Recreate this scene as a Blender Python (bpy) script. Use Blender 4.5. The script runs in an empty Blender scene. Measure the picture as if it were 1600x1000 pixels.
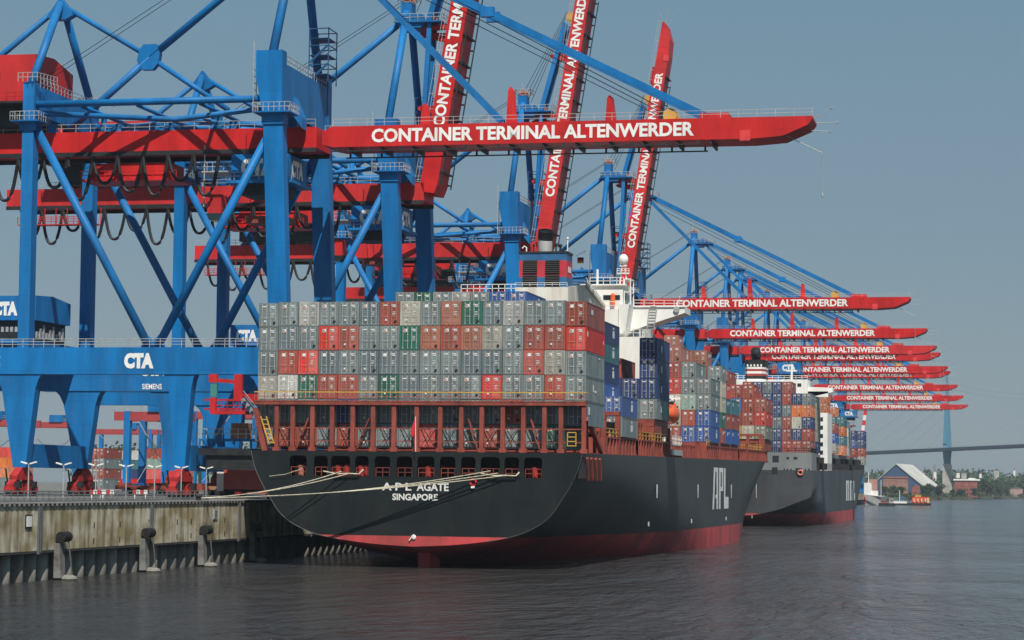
import bpy, math, random
from mathutils import Vector, Matrix
from mathutils.geometry import tessellate_polygon
random.seed(7)
R = math.radians
scene = bpy.context.scene
col = scene.collection

# ------------------------------------------------------------------ camera
F_PX, EYE = 3600.0, 9.86
CAMROT = Matrix(((0.97709338, 0.00384931, 0.21277622),
                 (0.2124963, -0.07200511, -0.9745053),
                 (0.0115698, 0.99739683, -0.07117368)))
cam = bpy.data.cameras.new('camera')
cam.sensor_width = 36.0
cam.lens = 36.0 * F_PX / 1600.0
cam.clip_start, cam.clip_end = 1.0, 30000.0
camo = bpy.data.objects.new('camera', cam)
camo.matrix_world = Matrix.Translation((0, 0, EYE)) @ CAMROT.to_4x4()
col.objects.link(camo)
scene.camera = camo


def at(px, py, Y=None, X=None, Z=None):
    """world point seen at a photo pixel, at a known distance"""
    r = CAMROT @ Vector(((px - 800) / F_PX, -(py - 500) / F_PX, -1.0))
    t = Y / r.y if Y is not None else (X / r.x if X is not None else (Z - EYE) / r.z)
    return Vector((0, 0, EYE)) + r * t


# ------------------------------------------------------------------ light
SUN = Vector((0.30, -0.66, 1.0)).normalized()
world = bpy.data.worlds.new('World')
scene.world = world
world.use_nodes = True
wn = world.node_tree.nodes
wl = world.node_tree.links
bg = wn['Background']
sky = wn.new('ShaderNodeTexSky')
sky.sky_type = 'NISHITA'
sky.sun_disc = False
sky.sun_elevation = math.asin(SUN.z)
sky.sun_rotation = math.atan2(SUN.x, SUN.y)
sky.air_density = 1.0
sky.dust_density = 0.6
sky.ozone_density = 0.8
tco = wn.new('ShaderNodeTexCoord')     # thin high haze: greyer towards the horizon
sep = wn.new('ShaderNodeSeparateXYZ')
wl.new(tco.outputs['Generated'], sep.inputs['Vector'])
hzr = wn.new('ShaderNodeValToRGB')
hzr.color_ramp.elements[0].position = 0.0
hzr.color_ramp.elements[0].color = (2.75, 3.65, 4.45, 1)
hzr.color_ramp.elements[1].position = 0.26
hzr.color_ramp.elements[1].color = (2.2, 4.1, 5.4, 1)
wl.new(sep.outputs['Z'], hzr.inputs['Fac'])
veil = wn.new('ShaderNodeMix')
veil.data_type = 'RGBA'
veil.inputs['Factor'].default_value = 0.76
wl.new(hzr.outputs['Color'], veil.inputs['B'])
wl.new(sky.outputs['Color'], veil.inputs['A'])
wl.new(veil.outputs['Result'], bg.inputs['Color'])
bg.inputs['Strength'].default_value = 0.058
sl = bpy.data.lights.new('sun', 'SUN')
sl.energy = 4.4
sl.angle = R(0.5)
sl.color = (1.0, 0.95, 0.87)
so = bpy.data.objects.new('sun', sl)
so.rotation_euler = SUN.to_track_quat('Z', 'Y').to_euler()
col.objects.link(so)
scene.view_settings.view_transform = 'Standard'
scene.view_settings.look = 'None'
scene.view_settings.exposure = 0.3
scene.view_settings.gamma = 1.0
scene.render.engine = 'CYCLES'
scene.cycles.max_bounces = 6
scene.cycles.volume_bounces = 0
scene.cycles.use_denoising = True
scene.cycles.sample_clamp_indirect = 4.0


# ------------------------------------------------------------------ materials
def lin(c):
    c /= 255.0
    return c / 12.92 if c <= 0.04045 else ((c + 0.055) / 1.055) ** 2.4


def rgb(r, g, b, k=0.8):
    return tuple(min(0.9, lin(x) / k) for x in (r, g, b))


MATS = {}


def mat(name, color, rough=0.5, metal=0.0, var=0.12, scale=0.4, streak=0.0, spec=0.4, bump=0.0, dirt=None, tint=0.0, plates=None, rust=0.0, rscale=(0.9, 0.9, 0.07)):
    if name in MATS:
        return MATS[name]
    m = bpy.data.materials.new(name)
    m.use_nodes = True
    n, l = m.node_tree.nodes, m.node_tree.links
    b = n['Principled BSDF']
    b.inputs['Roughness'].default_value = rough
    b.inputs['Metallic'].default_value = metal
    b.inputs['Specular IOR Level'].default_value = spec
    tc = n.new('ShaderNodeTexCoord')
    nz = n.new('ShaderNodeTexNoise')
    nz.inputs['Scale'].default_value = scale
    nz.inputs['Detail'].default_value = 6.0
    nz.inputs['Roughness'].default_value = 0.65
    mp = n.new('ShaderNodeMapping')
    l.new(tc.outputs['Object'], mp.inputs['Vector'])
    if streak:
        mp.inputs['Scale'].default_value = (1.0, 1.0, streak)
    l.new(mp.outputs['Vector'], nz.inputs['Vector'])
    rp = n.new('ShaderNodeValToRGB')
    d = dirt or tuple(x * (1 - 2.2 * var) for x in color)
    rp.color_ramp.elements[0].position = 0.30
    rp.color_ramp.elements[0].color = (*d, 1)
    rp.color_ramp.elements[1].position = 0.62
    rp.color_ramp.elements[1].color = (*[min(1, x * (1 + 0.5 * var)) for x in color], 1)
    l.new(nz.outputs['Fac'], rp.inputs['Fac'])
    out = rp.outputs['Color']
    if tint:
        oi = n.new('ShaderNodeObjectInfo')
        sc3 = n.new('ShaderNodeMath')
        sc3.operation = 'MULTIPLY'
        sc3.inputs[1].default_value = 60.0
        l.new(oi.outputs['Random'], sc3.inputs[0])
        l.new(sc3.outputs[0], mp.inputs['Location'])
        mr = n.new('ShaderNodeMapRange')
        mr.inputs['To Min'].default_value = 1 - tint
        mr.inputs['To Max'].default_value = 1 + tint
        l.new(oi.outputs['Random'], mr.inputs['Value'])
        hs = n.new('ShaderNodeHueSaturation')
        l.new(mr.outputs['Result'], hs.inputs['Value'])
        m2 = n.new('ShaderNodeMath')
        m2.operation = 'MULTIPLY_ADD'
        m2.inputs[1].default_value = 7.31
        m2.inputs[2].default_value = 0.0
        l.new(oi.outputs['Random'], m2.inputs[0])
        fr = n.new('ShaderNodeMath')
        fr.operation = 'FRACT'
        l.new(m2.outputs[0], fr.inputs[0])
        mr2 = n.new('ShaderNodeMapRange')
        mr2.inputs['To Min'].default_value = 0.86 if tint > 0.1 else 0.97
        mr2.inputs['To Max'].default_value = 1.06 if tint > 0.1 else 1.0
        l.new(fr.outputs[0], mr2.inputs['Value'])
        l.new(mr2.outputs['Result'], hs.inputs['Saturation'])
        l.new(out, hs.inputs['Color'])
        out = hs.outputs['Color']
    if plates:
        sx = n.new('ShaderNodeSeparateXYZ')
        l.new(tc.outputs['Object'], sx.inputs['Vector'])
        ad = n.new('ShaderNodeMath')
        l.new(sx.outputs['X'], ad.inputs[0])
        l.new(sx.outputs['Y'], ad.inputs[1])
        cb = n.new('ShaderNodeCombineXYZ')
        l.new(ad.outputs[0], cb.inputs['X'])
        l.new(sx.outputs['Z'], cb.inputs['Y'])
        br = n.new('ShaderNodeTexBrick')
        br.inputs['Scale'].default_value = 1.0
        br.inputs['Brick Width'].default_value = plates[0]
        br.inputs['Row Height'].default_value = plates[1]
        br.inputs['Mortar Size'].default_value = plates[2]
        br.inputs['Mortar Smooth'].default_value = 0.6
        br.inputs['Color1'].default_value = (1, 1, 1, 1)
        br.inputs['Color2'].default_value = (plates[3],) * 3 + (1,)
        br.inputs['Mortar'].default_value = (plates[4],) * 3 + (1,)
        l.new(cb.outputs['Vector'], br.inputs['Vector'])
        mu = n.new('ShaderNodeMix')
        mu.data_type = 'RGBA'
        mu.blend_type = 'MULTIPLY'
        mu.inputs['Factor'].default_value = 1.0
        l.new(out, mu.inputs['A'])
        l.new(br.outputs['Color'], mu.inputs['B'])
        out = mu.outputs['Result']
    if rust:
        m4 = n.new('ShaderNodeMapping')
        m4.inputs['Scale'].default_value = rscale
        l.new(tc.outputs['Object'], m4.inputs['Vector'])
        if tint:
            l.new(sc3.outputs[0], m4.inputs['Location'])
        n4 = n.new('ShaderNodeTexNoise')
        n4.inputs['Scale'].default_value = 1.0
        n4.inputs['Detail'].default_value = 8.0
        n4.inputs['Roughness'].default_value = 0.7
        l.new(m4.outputs['Vector'], n4.inputs['Vector'])
        r4 = n.new('ShaderNodeMapRange')
        r4.inputs['From Min'].default_value = 0.56
        r4.inputs['From Max'].default_value = 0.72
        r4.inputs['To Max'].default_value = rust
        l.new(n4.outputs['Fac'], r4.inputs['Value'])
        x4 = n.new('ShaderNodeMix')
        x4.data_type = 'RGBA'
        l.new(r4.outputs['Result'], x4.inputs['Factor'])
        l.new(out, x4.inputs['A'])
        x4.inputs['B'].default_value = (0.13, 0.055, 0.03, 1)
        out = x4.outputs['Result']
    l.new(out, b.inputs['Base Color'])
    if bump:
        bp = n.new('ShaderNodeBump')
        bp.inputs['Strength'].default_value = bump
        l.new(nz.outputs['Fac'], bp.inputs['Height'])
        l.new(bp.outputs['Normal'], b.inputs['Normal'])
    MATS[name] = m
    return m


BLUE = mat('crane_blue_paint', (0.003, 0.155, 0.42), 0.5, spec=0.2, var=0.16, scale=0.35, streak=0.18, tint=0.07, plates=(7.0, 3.4, 0.05, 0.93, 0.8), rust=0.22, rscale=(0.9, 0.9, 0.12))
RED = mat('crane_red_paint', (0.56, 0.016, 0.016), 0.5, spec=0.2, var=0.16, scale=0.3, streak=0.25, tint=0.08, plates=(6.0, 9.0, 0.05, 0.93, 0.82), rust=0.22, rscale=(0.7, 0.7, 0.3))
WHITE = mat('white_paint', (0.80, 0.79, 0.75), 0.5, var=0.08, scale=0.5, streak=0.2)
GALV = mat('galvanised_steel', (0.42, 0.43, 0.42), 0.5, 0.2, var=0.2, scale=2)
DARK = mat('dark_steel', (0.02, 0.021, 0.024), 0.6, var=0.3, scale=1.0)
RUBBER = mat('black_rubber', (0.012, 0.012, 0.013), 0.7, var=0.3, scale=2)
CABLE = mat('black_cable', (0.012, 0.012, 0.014), 0.6)
OXIDE = mat('red_oxide_paint', (0.27, 0.058, 0.038), 0.65, var=0.22, scale=0.6, streak=0.4)
YELLOW = mat('yellow_paint', (0.62, 0.36, 0.05), 0.5)
GLASS = mat('dark_window_glass', (0.015, 0.03, 0.035), 0.08, var=0.05, spec=0.6)
ORANGE = mat('orange_paint', (0.75, 0.12, 0.03), 0.45)
ROPE = mat('mooring_rope', (0.55, 0.50, 0.38), 0.9, var=0.2, scale=3)
HULLK = mat('hull_side_grey', (0.029, 0.031, 0.031), 0.5, var=0.3, scale=0.10, streak=0.25, spec=0.3, dirt=(0.046, 0.047, 0.045), plates=(9.0, 2.3, 0.05, 0.86, 0.72), rust=0.35, rscale=(0.5, 0.5, 0.09))  # hull side has a greyer base tone than the transom
TRANK = mat('transom_black', (0.009, 0.013, 0.014), 0.45, var=0.3, scale=0.35, streak=0.3, spec=0.3, dirt=(0.018, 0.022, 0.022), plates=(8.0, 2.6, 0.04, 0.85, 0.7), rust=0.12, rscale=(0.7, 0.7, 0.12))
HULLG = mat('grey_hull_paint', (0.056, 0.060, 0.066), 0.5, var=0.25, scale=0.08, streak=0.3, plates=(10.0, 2.6, 0.06, 0.88, 0.75), rust=0.35, rscale=(0.5, 0.5, 0.08))
BLOCKG = mat('pale_grey_hull_paint', (0.19, 0.20, 0.20), 0.5, var=0.15, scale=0.1, streak=0.3)
BOOT = mat('red_boot_topping', (0.50, 0.055, 0.058), 0.6, var=0.3, scale=0.2, streak=0.4, dirt=(0.20, 0.045, 0.04))
FUNB = mat('funnel_blue', (0.03, 0.13, 0.28), 0.5)
SILVER = mat('silver_pipe', (0.5, 0.5, 0.48), 0.4, 0.3)
FADED = mat('faded_white_letter', (0.78, 0.78, 0.76), 0.6, var=0.15, scale=0.5)
FLAGR = mat('red_flag', (0.6, 0.02, 0.03), 0.8)
BRICK = mat('red_brick', (0.30, 0.09, 0.06), 0.85, var=0.3, scale=0.4)
STONE = mat('pale_concrete', (0.42, 0.40, 0.35), 0.85, var=0.2, scale=0.1)
ROOFG = mat('pale_grey_roof', (0.48, 0.47, 0.43), 0.8, var=0.12, scale=0.05)
SHEDB = mat('dark_blue_cladding', (0.035, 0.075, 0.15), 0.7)
PYLON = mat('bridge_blue_steel', (0.07, 0.20, 0.30), 0.5, var=0.06)
LEAF = [mat('leaf_deep', (0.035, 0.065, 0.025), 0.8, var=0.4, scale=0.15),
        mat('leaf_mid', (0.055, 0.095, 0.03), 0.8, var=0.4, scale=0.15),
        mat('leaf_olive', (0.085, 0.11, 0.04), 0.8, var=0.4, scale=0.15)]
BARK = mat('bark', (0.10, 0.075, 0.05), 0.9)


# ------------------------------------------------------------------ mesh builder
class MB:
    def __init__(s, origin=(0, 0, 0)):
        s.v, s.f, s.m, s.o = [], [], [], Vector(origin)

    def face(s, pts, m=0):
        k = len(s.v)
        s.v += [tuple(p) for p in pts]
        s.f.append(tuple(range(k, k + len(pts))))
        s.m.append(m)

    def raw(s, vs, fs, m=0):
        k = len(s.v)
        s.v += [tuple(p) for p in vs]
        for f in fs:
            s.f.append(tuple(k + i for i in f))
            s.m.append(m)

    def hexa(s, p, m=0):
        s.raw(p, [(0, 3, 2, 1), (4, 5, 6, 7), (0, 1, 5, 4), (1, 2, 6, 5), (2, 3, 7, 6), (3, 0, 4, 7)], m)

    def box(s, x0, x1, y0, y1, z0, z1, m=0):
        s.hexa([(x0, y0, z0), (x1, y0, z0), (x1, y1, z0), (x0, y1, z0),
                (x0, y0, z1), (x1, y0, z1), (x1, y1, z1), (x0, y1, z1)], m)

    def bar(s, p, q, w, h=None, m=0, w2=None, h2=None, up=None):
        p, q = Vector(p), Vector(q)
        h = h or w
        w2 = w2 or w
        h2 = h2 or h
        d = (q - p).normalized()
        u = Vector(up) if up else (Vector((0, 0, 1)) if abs(d.z) < 0.95 else Vector((1, 0, 0)))
        a = d.cross(u).normalized()
        b = a.cross(d).normalized()
        r = []
        for c, ww, hh in ((p, w, h), (q, w2, h2)):
            r += [c - a * ww / 2 - b * hh / 2, c + a * ww / 2 - b * hh / 2, c + a * ww / 2 + b * hh / 2, c - a * ww / 2 + b * hh / 2]
        s.raw(r, [(3, 2, 1, 0), (4, 5, 6, 7), (0, 1, 5, 4), (1, 2, 6, 5), (2, 3, 7, 6), (3, 0, 4, 7)], m)

    def tube(s, pts, r, n=8, m=0, caps=True, r2=None):
        pts = [Vector(p) for p in pts]
        rings = []
        for i, p in enumerate(pts):
            d = (pts[min(i + 1, len(pts) - 1)] - pts[max(i - 1, 0)]).normalized()
            u = Vector((0, 0, 1)) if abs(d.z) < 0.9 else Vector((1, 0, 0))
            a = d.cross(u).normalized()
            b = d.cross(a).normalized()
            rr = r if r2 is None else r + (r2 - r) * i / max(1, len(pts) - 1)
            rings.append([p + (a * math.cos(2 * math.pi * k / n) + b * math.sin(2 * math.pi * k / n)) * rr for k in range(n)])
        vs = [v for g in rings for v in g]
        fs = []
        for i in range(len(pts) - 1):
            for k in range(n):
                fs.append((i * n + k, i * n + (k + 1) % n, (i + 1) * n + (k + 1) % n, (i + 1) * n + k))
        if caps:
            fs.append(tuple(range(n - 1, -1, -1)))
            fs.append(tuple((len(pts) - 1) * n + k for k in range(n)))
        s.raw(vs, fs, m)

    def prism(s, poly, axis, a0, a1, m=0):
        """poly of 2d points extruded along axis 'x' (poly=y,z), 'y' (x,z) or 'z' (x,y)"""
        def P(p, a):
            return (a, p[0], p[1]) if axis == 'x' else ((p[0], a, p[1]) if axis == 'y' else (p[0], p[1], a))
        n = len(poly)
        vs = [P(p, a0) for p in poly] + [P(p, a1) for p in poly]
        tri = tessellate_polygon([[Vector((p[0], p[1], 0)) for p in poly]])
        fs = [tuple(t) for t in tri] + [tuple(i + n for i in reversed(t)) for t in tri]
        fs += [(i, (i + 1) % n, n + (i + 1) % n, n + i) for i in range(n)]
        s.raw(vs, fs, m)

    def ball(s, c, rx, ry, rz, m=0, nu=12, nv=8, top=False):
        vs, fs = [], []
        for i in range(nv + 1):
            th = math.pi * i / nv * (0.5 if top else 1)
            for k in range(nu):
                ph = 2 * math.pi * k / nu
                vs.append((c[0] + rx * math.sin(th) * math.cos(ph), c[1] + ry * math.sin(th) * math.sin(ph), c[2] + rz * math.cos(th)))
        for i in range(nv):
            for k in range(nu):
                fs.append((i * nu + k, (i + 1) * nu + k, (i + 1) * nu + (k + 1) % nu, i * nu + (k + 1) % nu))
        s.raw(vs, fs, m)

    def rail(s, pts, h=1.1, step=2.0, t=0.07, m=0, rails=(0.5, 1.0), closed=False):
        pts = [Vector(p) for p in pts]
        if closed:
            pts.append(pts[0])
        for a, b in zip(pts, pts[1:]):
            L = (b - a).length
            n = max(1, int(round(L / step)))
            for k in range(n + 1):
                p = a + (b - a) * k / n
                s.bar(p, p + Vector((0, 0, h)), t, t, m)
            for q in rails:
                o = Vector((0, 0, h * q))
                s.bar(a + o, b + o, t, t, m)

    def text(s, body, origin, u, v, width, height, m=0, bold=0.02):
        vs, fs = glyphs(body, bold)
        o, u, v = Vector(origin), Vector(u), Vector(v)
        s.raw([o + u * (x * width) + v * (y * height) for x, y in vs], fs, m)

    def build(s, name, mats, parent=None, smooth=False):
        me = bpy.data.meshes.new(name)
        me.from_pydata([(x - s.o.x, y - s.o.y, z - s.o.z) for x, y, z in s.v], [], s.f)
        for m in (mats if isinstance(mats, (list, tuple)) else [mats]):
            me.materials.append(m)
        me.polygons.foreach_set('material_index', s.m)
        if smooth:
            me.polygons.foreach_set('use_smooth', [True] * len(s.f))
        me.update()
        o = bpy.data.objects.new(name, me)
        col.objects.link(o)
        if parent:
            o.parent = parent
        return o


_G = {}


def glyphs(body, bold):
    key = (body, bold)
    if key not in _G:
        cu = bpy.data.curves.new('lettering', 'FONT')
        cu.body = body
        cu.offset = bold
        cu.resolution_u = 3
        cu.fill_mode = 'FRONT'
        ob = bpy.data.objects.new('lettering', cu)
        col.objects.link(ob)
        dg = bpy.context.evaluated_depsgraph_get()
        dg.update()
        me = bpy.data.meshes.new_from_object(ob.evaluated_get(dg))
        xs = [p.co.x for p in me.vertices]
        ys = [p.co.y for p in me.vertices]
        x0, x1, y0, y1 = min(xs), max(xs), min(ys), max(ys)
        vs = [((p.co.x - x0) / (x1 - x0), (p.co.y - y0) / (y1 - y0)) for p in me.vertices]
        fs = [tuple(p.vertices) for p in me.polygons]
        bpy.data.objects.remove(ob)
        bpy.data.curves.remove(cu)
        bpy.data.meshes.remove(me)
        _G[key] = (vs, fs)
    return _G[key]


def empty(name, loc=(0, 0, 0), rz=0.0):
    o = bpy.data.objects.new(name, None)
    o.location = loc
    o.rotation_euler.z = rz
    o.empty_display_size = 0.5
    col.objects.link(o)
    return o


def tag(o, label=None, cat=None, group=None, kind=None):
    if label:
        o['label'] = label
    if cat:
        o['category'] = cat
    if group:
        o['group'] = group
    if kind:
        o['kind'] = kind
    return o


def copy_tree(o, parent=None):
    c = o.copy()
    col.objects.link(c)
    if parent:
        c.parent = parent
    for ch in list(o.children):
        copy_tree(ch, c)
    return c


QZ = 7.5        # quay level
QX = -92.0      # quay face


# ------------------------------------------------------------------ setting: water, quay apron, shore
def water():
    m = bpy.data.materials.new('river_water')
    m.use_nodes = True
    n, l = m.node_tree.nodes, m.node_tree.links
    b = n['Principled BSDF']
    b.inputs['Base Color'].default_value = (0.038, 0.038, 0.036, 1)
    b.inputs['Roughness'].default_value = 0.12
    b.inputs['IOR'].default_value = 1.33
    tc = n.new('ShaderNodeTexCoord')
    prev = None
    wind = n.new('ShaderNodeTexNoise')      # gusts: calmer and rougher patches
    wind.inputs['Scale'].default_value = 0.018
    wind.inputs['Detail'].default_value = 3.0
    l.new(tc.outputs['Object'], wind.inputs['Vector'])
    gust = n.new('ShaderNodeMapRange')
    gust.inputs['From Min'].default_value = 0.35
    gust.inputs['From Max'].default_value = 0.65
    gust.inputs['To Min'].default_value = 0.45
    gust.inputs['To Max'].default_value = 1.0
    l.new(wind.outputs['Fac'], gust.inputs['Value'])
    for sx, sy, dist, ro in ((0.10, 0.035, 5.0, 0.25), (0.42, 0.13, 2.6, -0.2), (1.5, 0.5, 0.7, 0.1)):
        mp = n.new('ShaderNodeMapping')
        mp.inputs['Scale'].default_value = (sx, sy, 1)
        mp.inputs['Rotation'].default_value = (0, 0, ro)
        l.new(tc.outputs['Object'], mp.inputs['Vector'])
        nz = n.new('ShaderNodeTexNoise')
        nz.inputs['Scale'].default_value = 1.0
        nz.inputs['Detail'].default_value = 5.0
        nz.inputs['Roughness'].default_value = 0.6
        nz.inputs['Distortion'].default_value = 0.4
        l.new(mp.outputs['Vector'], nz.inputs['Vector'])
        bp = n.new('ShaderNodeBump')
        l.new(gust.outputs['Result'], bp.inputs['Strength'])
        bp.inputs['Distance'].default_value = dist
        l.new(nz.outputs['Fac'], bp.inputs['Height'])
        if prev:
            l.new(prev.outputs['Normal'], bp.inputs['Normal'])
        prev = bp
    l.new(prev.outputs['Normal'], b.inputs['Normal'])
    w = MB()
    w.face([(-2400, -60, 0), (2400, -60, 0), (2400, 5600, 0), (-2400, 5600, 0)])
    tag(w.build('water', m), kind='structure')


water()

ASPH = mat('quay_concrete', (0.16, 0.155, 0.145), 0.9, var=0.25, scale=0.15)
g = MB()
g.box(-2300, QX - 1.2, 60, 1560, -3, QZ)
tag(g.build('quay_apron', ASPH), kind='structure')

GRASS = mat('shore_ground', (0.10, 0.10, 0.055), 0.95, var=0.4, scale=0.03)
g = MB()
g.prism([(-2300, 1565), (-100, 1565), (-95, 2160), (-60, 2350), (40, 2900), (260, 3300), (900, 3500), (2300, 3600), (2300, 5500), (-2300, 5500)], 'z', -2, 2.0)
tag(g.build('far_shore', GRASS), kind='structure')
g = MB()


def hill_z(y):
    pts = [(2980, 2.0), (3120, 17), (3400, 21), (4600, 28), (5400, 2)]
    for (a, za), (b, zb_) in zip(pts, pts[1:]):
        if a <= y <= b:
            return za + (zb_ - za) * (y - a) / (b - a)
    return 2.0


xs = [-900 + 75 * k for k in range(40)]
ys = [2980, 3050, 3120, 3250, 3400, 3700, 4100, 4600, 5400]
rh = random.Random(3)
grid = [[(x, y + rh.uniform(-15, 15) * (2990 < y < 5300), 1.9 + (hill_z(y) - 2) * rh.uniform(0.8, 1.12)) for x in xs] for y in ys]
g.raw([p for r in grid for p in r], [(i * 40 + k, i * 40 + k + 1, (i + 1) * 40 + k + 1, (i + 1) * 40 + k) for i in range(8) for k in range(39)])
tag(g.build('hills', GRASS, smooth=True), kind='structure')


# quay wall: stained concrete capping over tubular piles
def quay_wall():
    m = bpy.data.materials.new('stained_quay_concrete')
    m.use_nodes = True
    n, l = m.node_tree.nodes, m.node_tree.links
    b = n['Principled BSDF']
    b.inputs['Roughness'].default_value = 0.9
    tc = n.new('ShaderNodeTexCoord')

    def noise(scl, det=6.0):
        mp = n.new('ShaderNodeMapping')
        mp.inputs['Scale'].default_value = scl
        l.new(tc.outputs['Object'], mp.inputs['Vector'])
        z = n.new('ShaderNodeTexNoise')
        z.inputs['Scale'].default_value = 1
        z.inputs['Detail'].default_value = det
        l.new(mp.outputs['Vector'], z.inputs['Vector'])
        return z

    def ramp(z, p0, c0, p1, c1):
        r = n.new('ShaderNodeValToRGB')
        r.color_ramp.elements[0].position = p0
        r.color_ramp.elements[0].color = (*c0, 1)
        r.color_ramp.elements[1].position = p1
        r.color_ramp.elements[1].color = (*c1, 1)
        l.new(z.outputs['Fac'], r.inputs['Fac'])
        return r
    a = ramp(noise((1, 0.9, 0.12)), 0.38, (0.27, 0.22, 0.14), 0.58, (0.58, 0.53, 0.41))
    c = ramp(noise((0.25, 0.25, 0.4)), 0.40, (0.58, 0.52, 0.36), 0.60, (1, 1, 1))
    mx = n.new('ShaderNodeMix')
    mx.data_type = 'RGBA'
    mx.blend_type = 'MULTIPLY'
    mx.inputs['Factor'].default_value = 1.0
    l.new(a.outputs['Color'], mx.inputs['A'])
    l.new(c.outputs['Color'], mx.inputs['B'])
    l.new(mx.outputs['Result'], b.inputs['Base Color'])
    root = empty('quay_wall', (QX, 60, 0))
    tag(root, 'stained concrete quay wall standing on grey piles along the water', 'quay wall')
    o = (QX, 60, 0)
    w = MB(o)
    y = 140.0
    k = 0
    joints = [140, 172, 208.4, 237.9, 267.1, 297, 327, 600, 900, 1200, 1550]
    for a0, a1 in zip(joints, joints[1:]):
        w.box(QX - 1.2, QX, a0 + 0.02, a1 - 0.02, 2.95, QZ - 0.25)
    w.build('capping_wall', m, root)
    w = MB(o)
    w.box(QX - 1.2, QX + 0.12, 140, 1550, QZ - 0.25, QZ + 0.08)
    yy = 140.0
    while yy < 330:
        w.box(QX + 0.12, QX + 0.16, yy, yy + 0.55, QZ - 0.2, QZ - 0.02, 1)
        yy += 1.1
    w.build('coping', [mat('coping_concrete', (0.30, 0.29, 0.27), 0.9, var=0.2, scale=1), DARK], root)
    w = MB(o)
    w.box(QX - 1.1, QX - 0.02, 140, 1550, 2.72, 2.95)  # darker strip along the foot of the capping wall
    w.build('lip', mat('dark_lip_concrete', (0.05, 0.05, 0.048), 0.8), root)
    w = MB(o)
    yy = 141.0
    while yy < 340:
        w.tube([(QX - 1.5, yy, -2), (QX - 1.5, yy, 2.72)], 1.02, 14)
        yy += 2.95
    w.box(QX - 2.6, QX - 2.1, 140, 1550, -2, 2.72)
    o2 = w.build('pile', mat('pile_steel', (0.20, 0.19, 0.165), 0.85, var=0.3, scale=0.5, streak=0.3), root, smooth=True)
    tag(o2, 'row of weathered grey tubular piles under the wall', kind='stuff')
    for yj in joints[1:7]:
        w = MB(o)
        w.box(QX + 0.005, QX + 0.22, yj - 0.35, yj + 0.35, 2.6, QZ - 0.26)
        w.box(QX + 0.22, QX + 0.30, yj - 0.12, yj + 0.12, 2.8, QZ - 0.3)
        w.build('joint_strip', mat('strip_steel', (0.10, 0.11, 0.115), 0.6), root)
    for yj in (222, 229, 246, 250.5, 262):
        w = MB(o)
        w.box(QX + 0.002, QX + 0.02, yj, yj + 0.25, 4.9, 5.5)
        w.box(QX + 0.002, QX + 0.02, yj, yj + 0.25, 3.3, 3.9)
        w.build('drain_slot', DARK, root)


quay_wall()
FEND = 'fenders hanging on the quay wall'
for (y, d) in ((213.2, 'leftmost of the black fenders on the quay wall, nearest the camera'), (235.9, 'second black fender from the left on the quay wall'),
               (254.1, 'third black fender from the left, below where the mooring ropes land'), (272.4, 'black fender on the quay wall right beside the black stern')):
    r = empty('fender', (QX, y, 0))
    tag(r, d, 'fender', FEND)
    w = MB((QX, y, 0))
    w.tube([(QX + 0.6, y - 0.9, 4.2), (QX + 0.6, y + 0.9, 4.2)], 0.52, 18)
    w.tube([(QX + 0.6, y - 0.93, 4.2), (QX + 0.6, y + 0.93, 4.2)], 0.22, 10)
    w.build('rubber_cylinder', RUBBER, r)
    w = MB((QX, y, 0))
    w.hexa([(QX + 0.02, y - 1.1, 0.2), (QX + 0.7, y - 0.9, 0.2), (QX + 0.7, y + 0.3, 0.2), (QX + 0.02, y + 0.5, 0.2),
            (QX + 0.02, y - 1.1, 3.6), (QX + 0.5, y - 0.9, 3.6), (QX + 0.5, y + 0.3, 3.6), (QX + 0.02, y + 0.5, 3.6)])
    w.build('backing_panel', mat('fender_panel', (0.16, 0.155, 0.145), 0.85, var=0.3, scale=0.6), r)
    w = MB((QX, y, 0))
    w.bar((QX + 0.95, y + 0.3, 3.7), (QX + 1.3, y + 0.6, 0.3), 0.1)
    w.bar((QX + 0.2, y + 0.8, 5.6), (QX + 0.7, y + 0.8, 4.5), 0.1)
    w.build('chain', mat('rusty_chain', (0.13, 0.11, 0.09), 0.8), r)
    w = MB((QX, y, 0))
    w.ball((QX + 1.0, y + 0.2, 0.1), 1.0, 0.9, 0.42, 0, 10, 6)
    w.build('float', mat('float_grey', (0.17, 0.165, 0.145), 0.9, var=0.35, scale=1), r)
for y, z, lab in ((205.9, 5.8, 'small white notice board on the quay wall near its left end'), (258.6, 6.0, 'square grey framed sign on the quay wall beside the ropes')):
    r = empty('wall_sign', (QX, y, z))
    tag(r, lab, 'sign')
    w = MB((QX, y, z))
    w.box(QX + 0.01, QX + 0.10, y - 0.75, y + 0.75, z - 0.65, z + 0.65)
    w.build('frame', GALV if y > 210 else DARK, r)
    w = MB((QX, y, z))
    w.box(QX + 0.10, QX + 0.13, y - 0.6, y + 0.6, z - 0.5, z + 0.5)
    if y > 210:
        for k in range(3):
            w.box(QX + 0.13, QX + 0.15, y - 0.4, y + 0.4, z + 0.2 - 0.25 * k, z + 0.3 - 0.25 * k, 1)
    w.build('plate', [mat('sign_beige', (0.42, 0.40, 0.33), 0.8) if y > 210 else WHITE, DARK], r)

# railing along the quay edge
r = empty('quay_railing', (QX - 1.0, 60, QZ))
tag(r, 'long grey railing with two bars running along the quay edge', 'railing')
w = MB((QX - 1.0, 60, QZ))
w.rail([(QX - 2.2, 150, QZ), (QX - 2.2, 262, QZ)], 1.15, 1.5, 0.09, rails=(0.35, 0.7, 1.0))
w.box(QX - 2.4, QX - 2.0, 150, 262, QZ, QZ + 0.3)
w.build('rail', mat('rail_grey', (0.20, 0.21, 0.21), 0.6), r)

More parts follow.
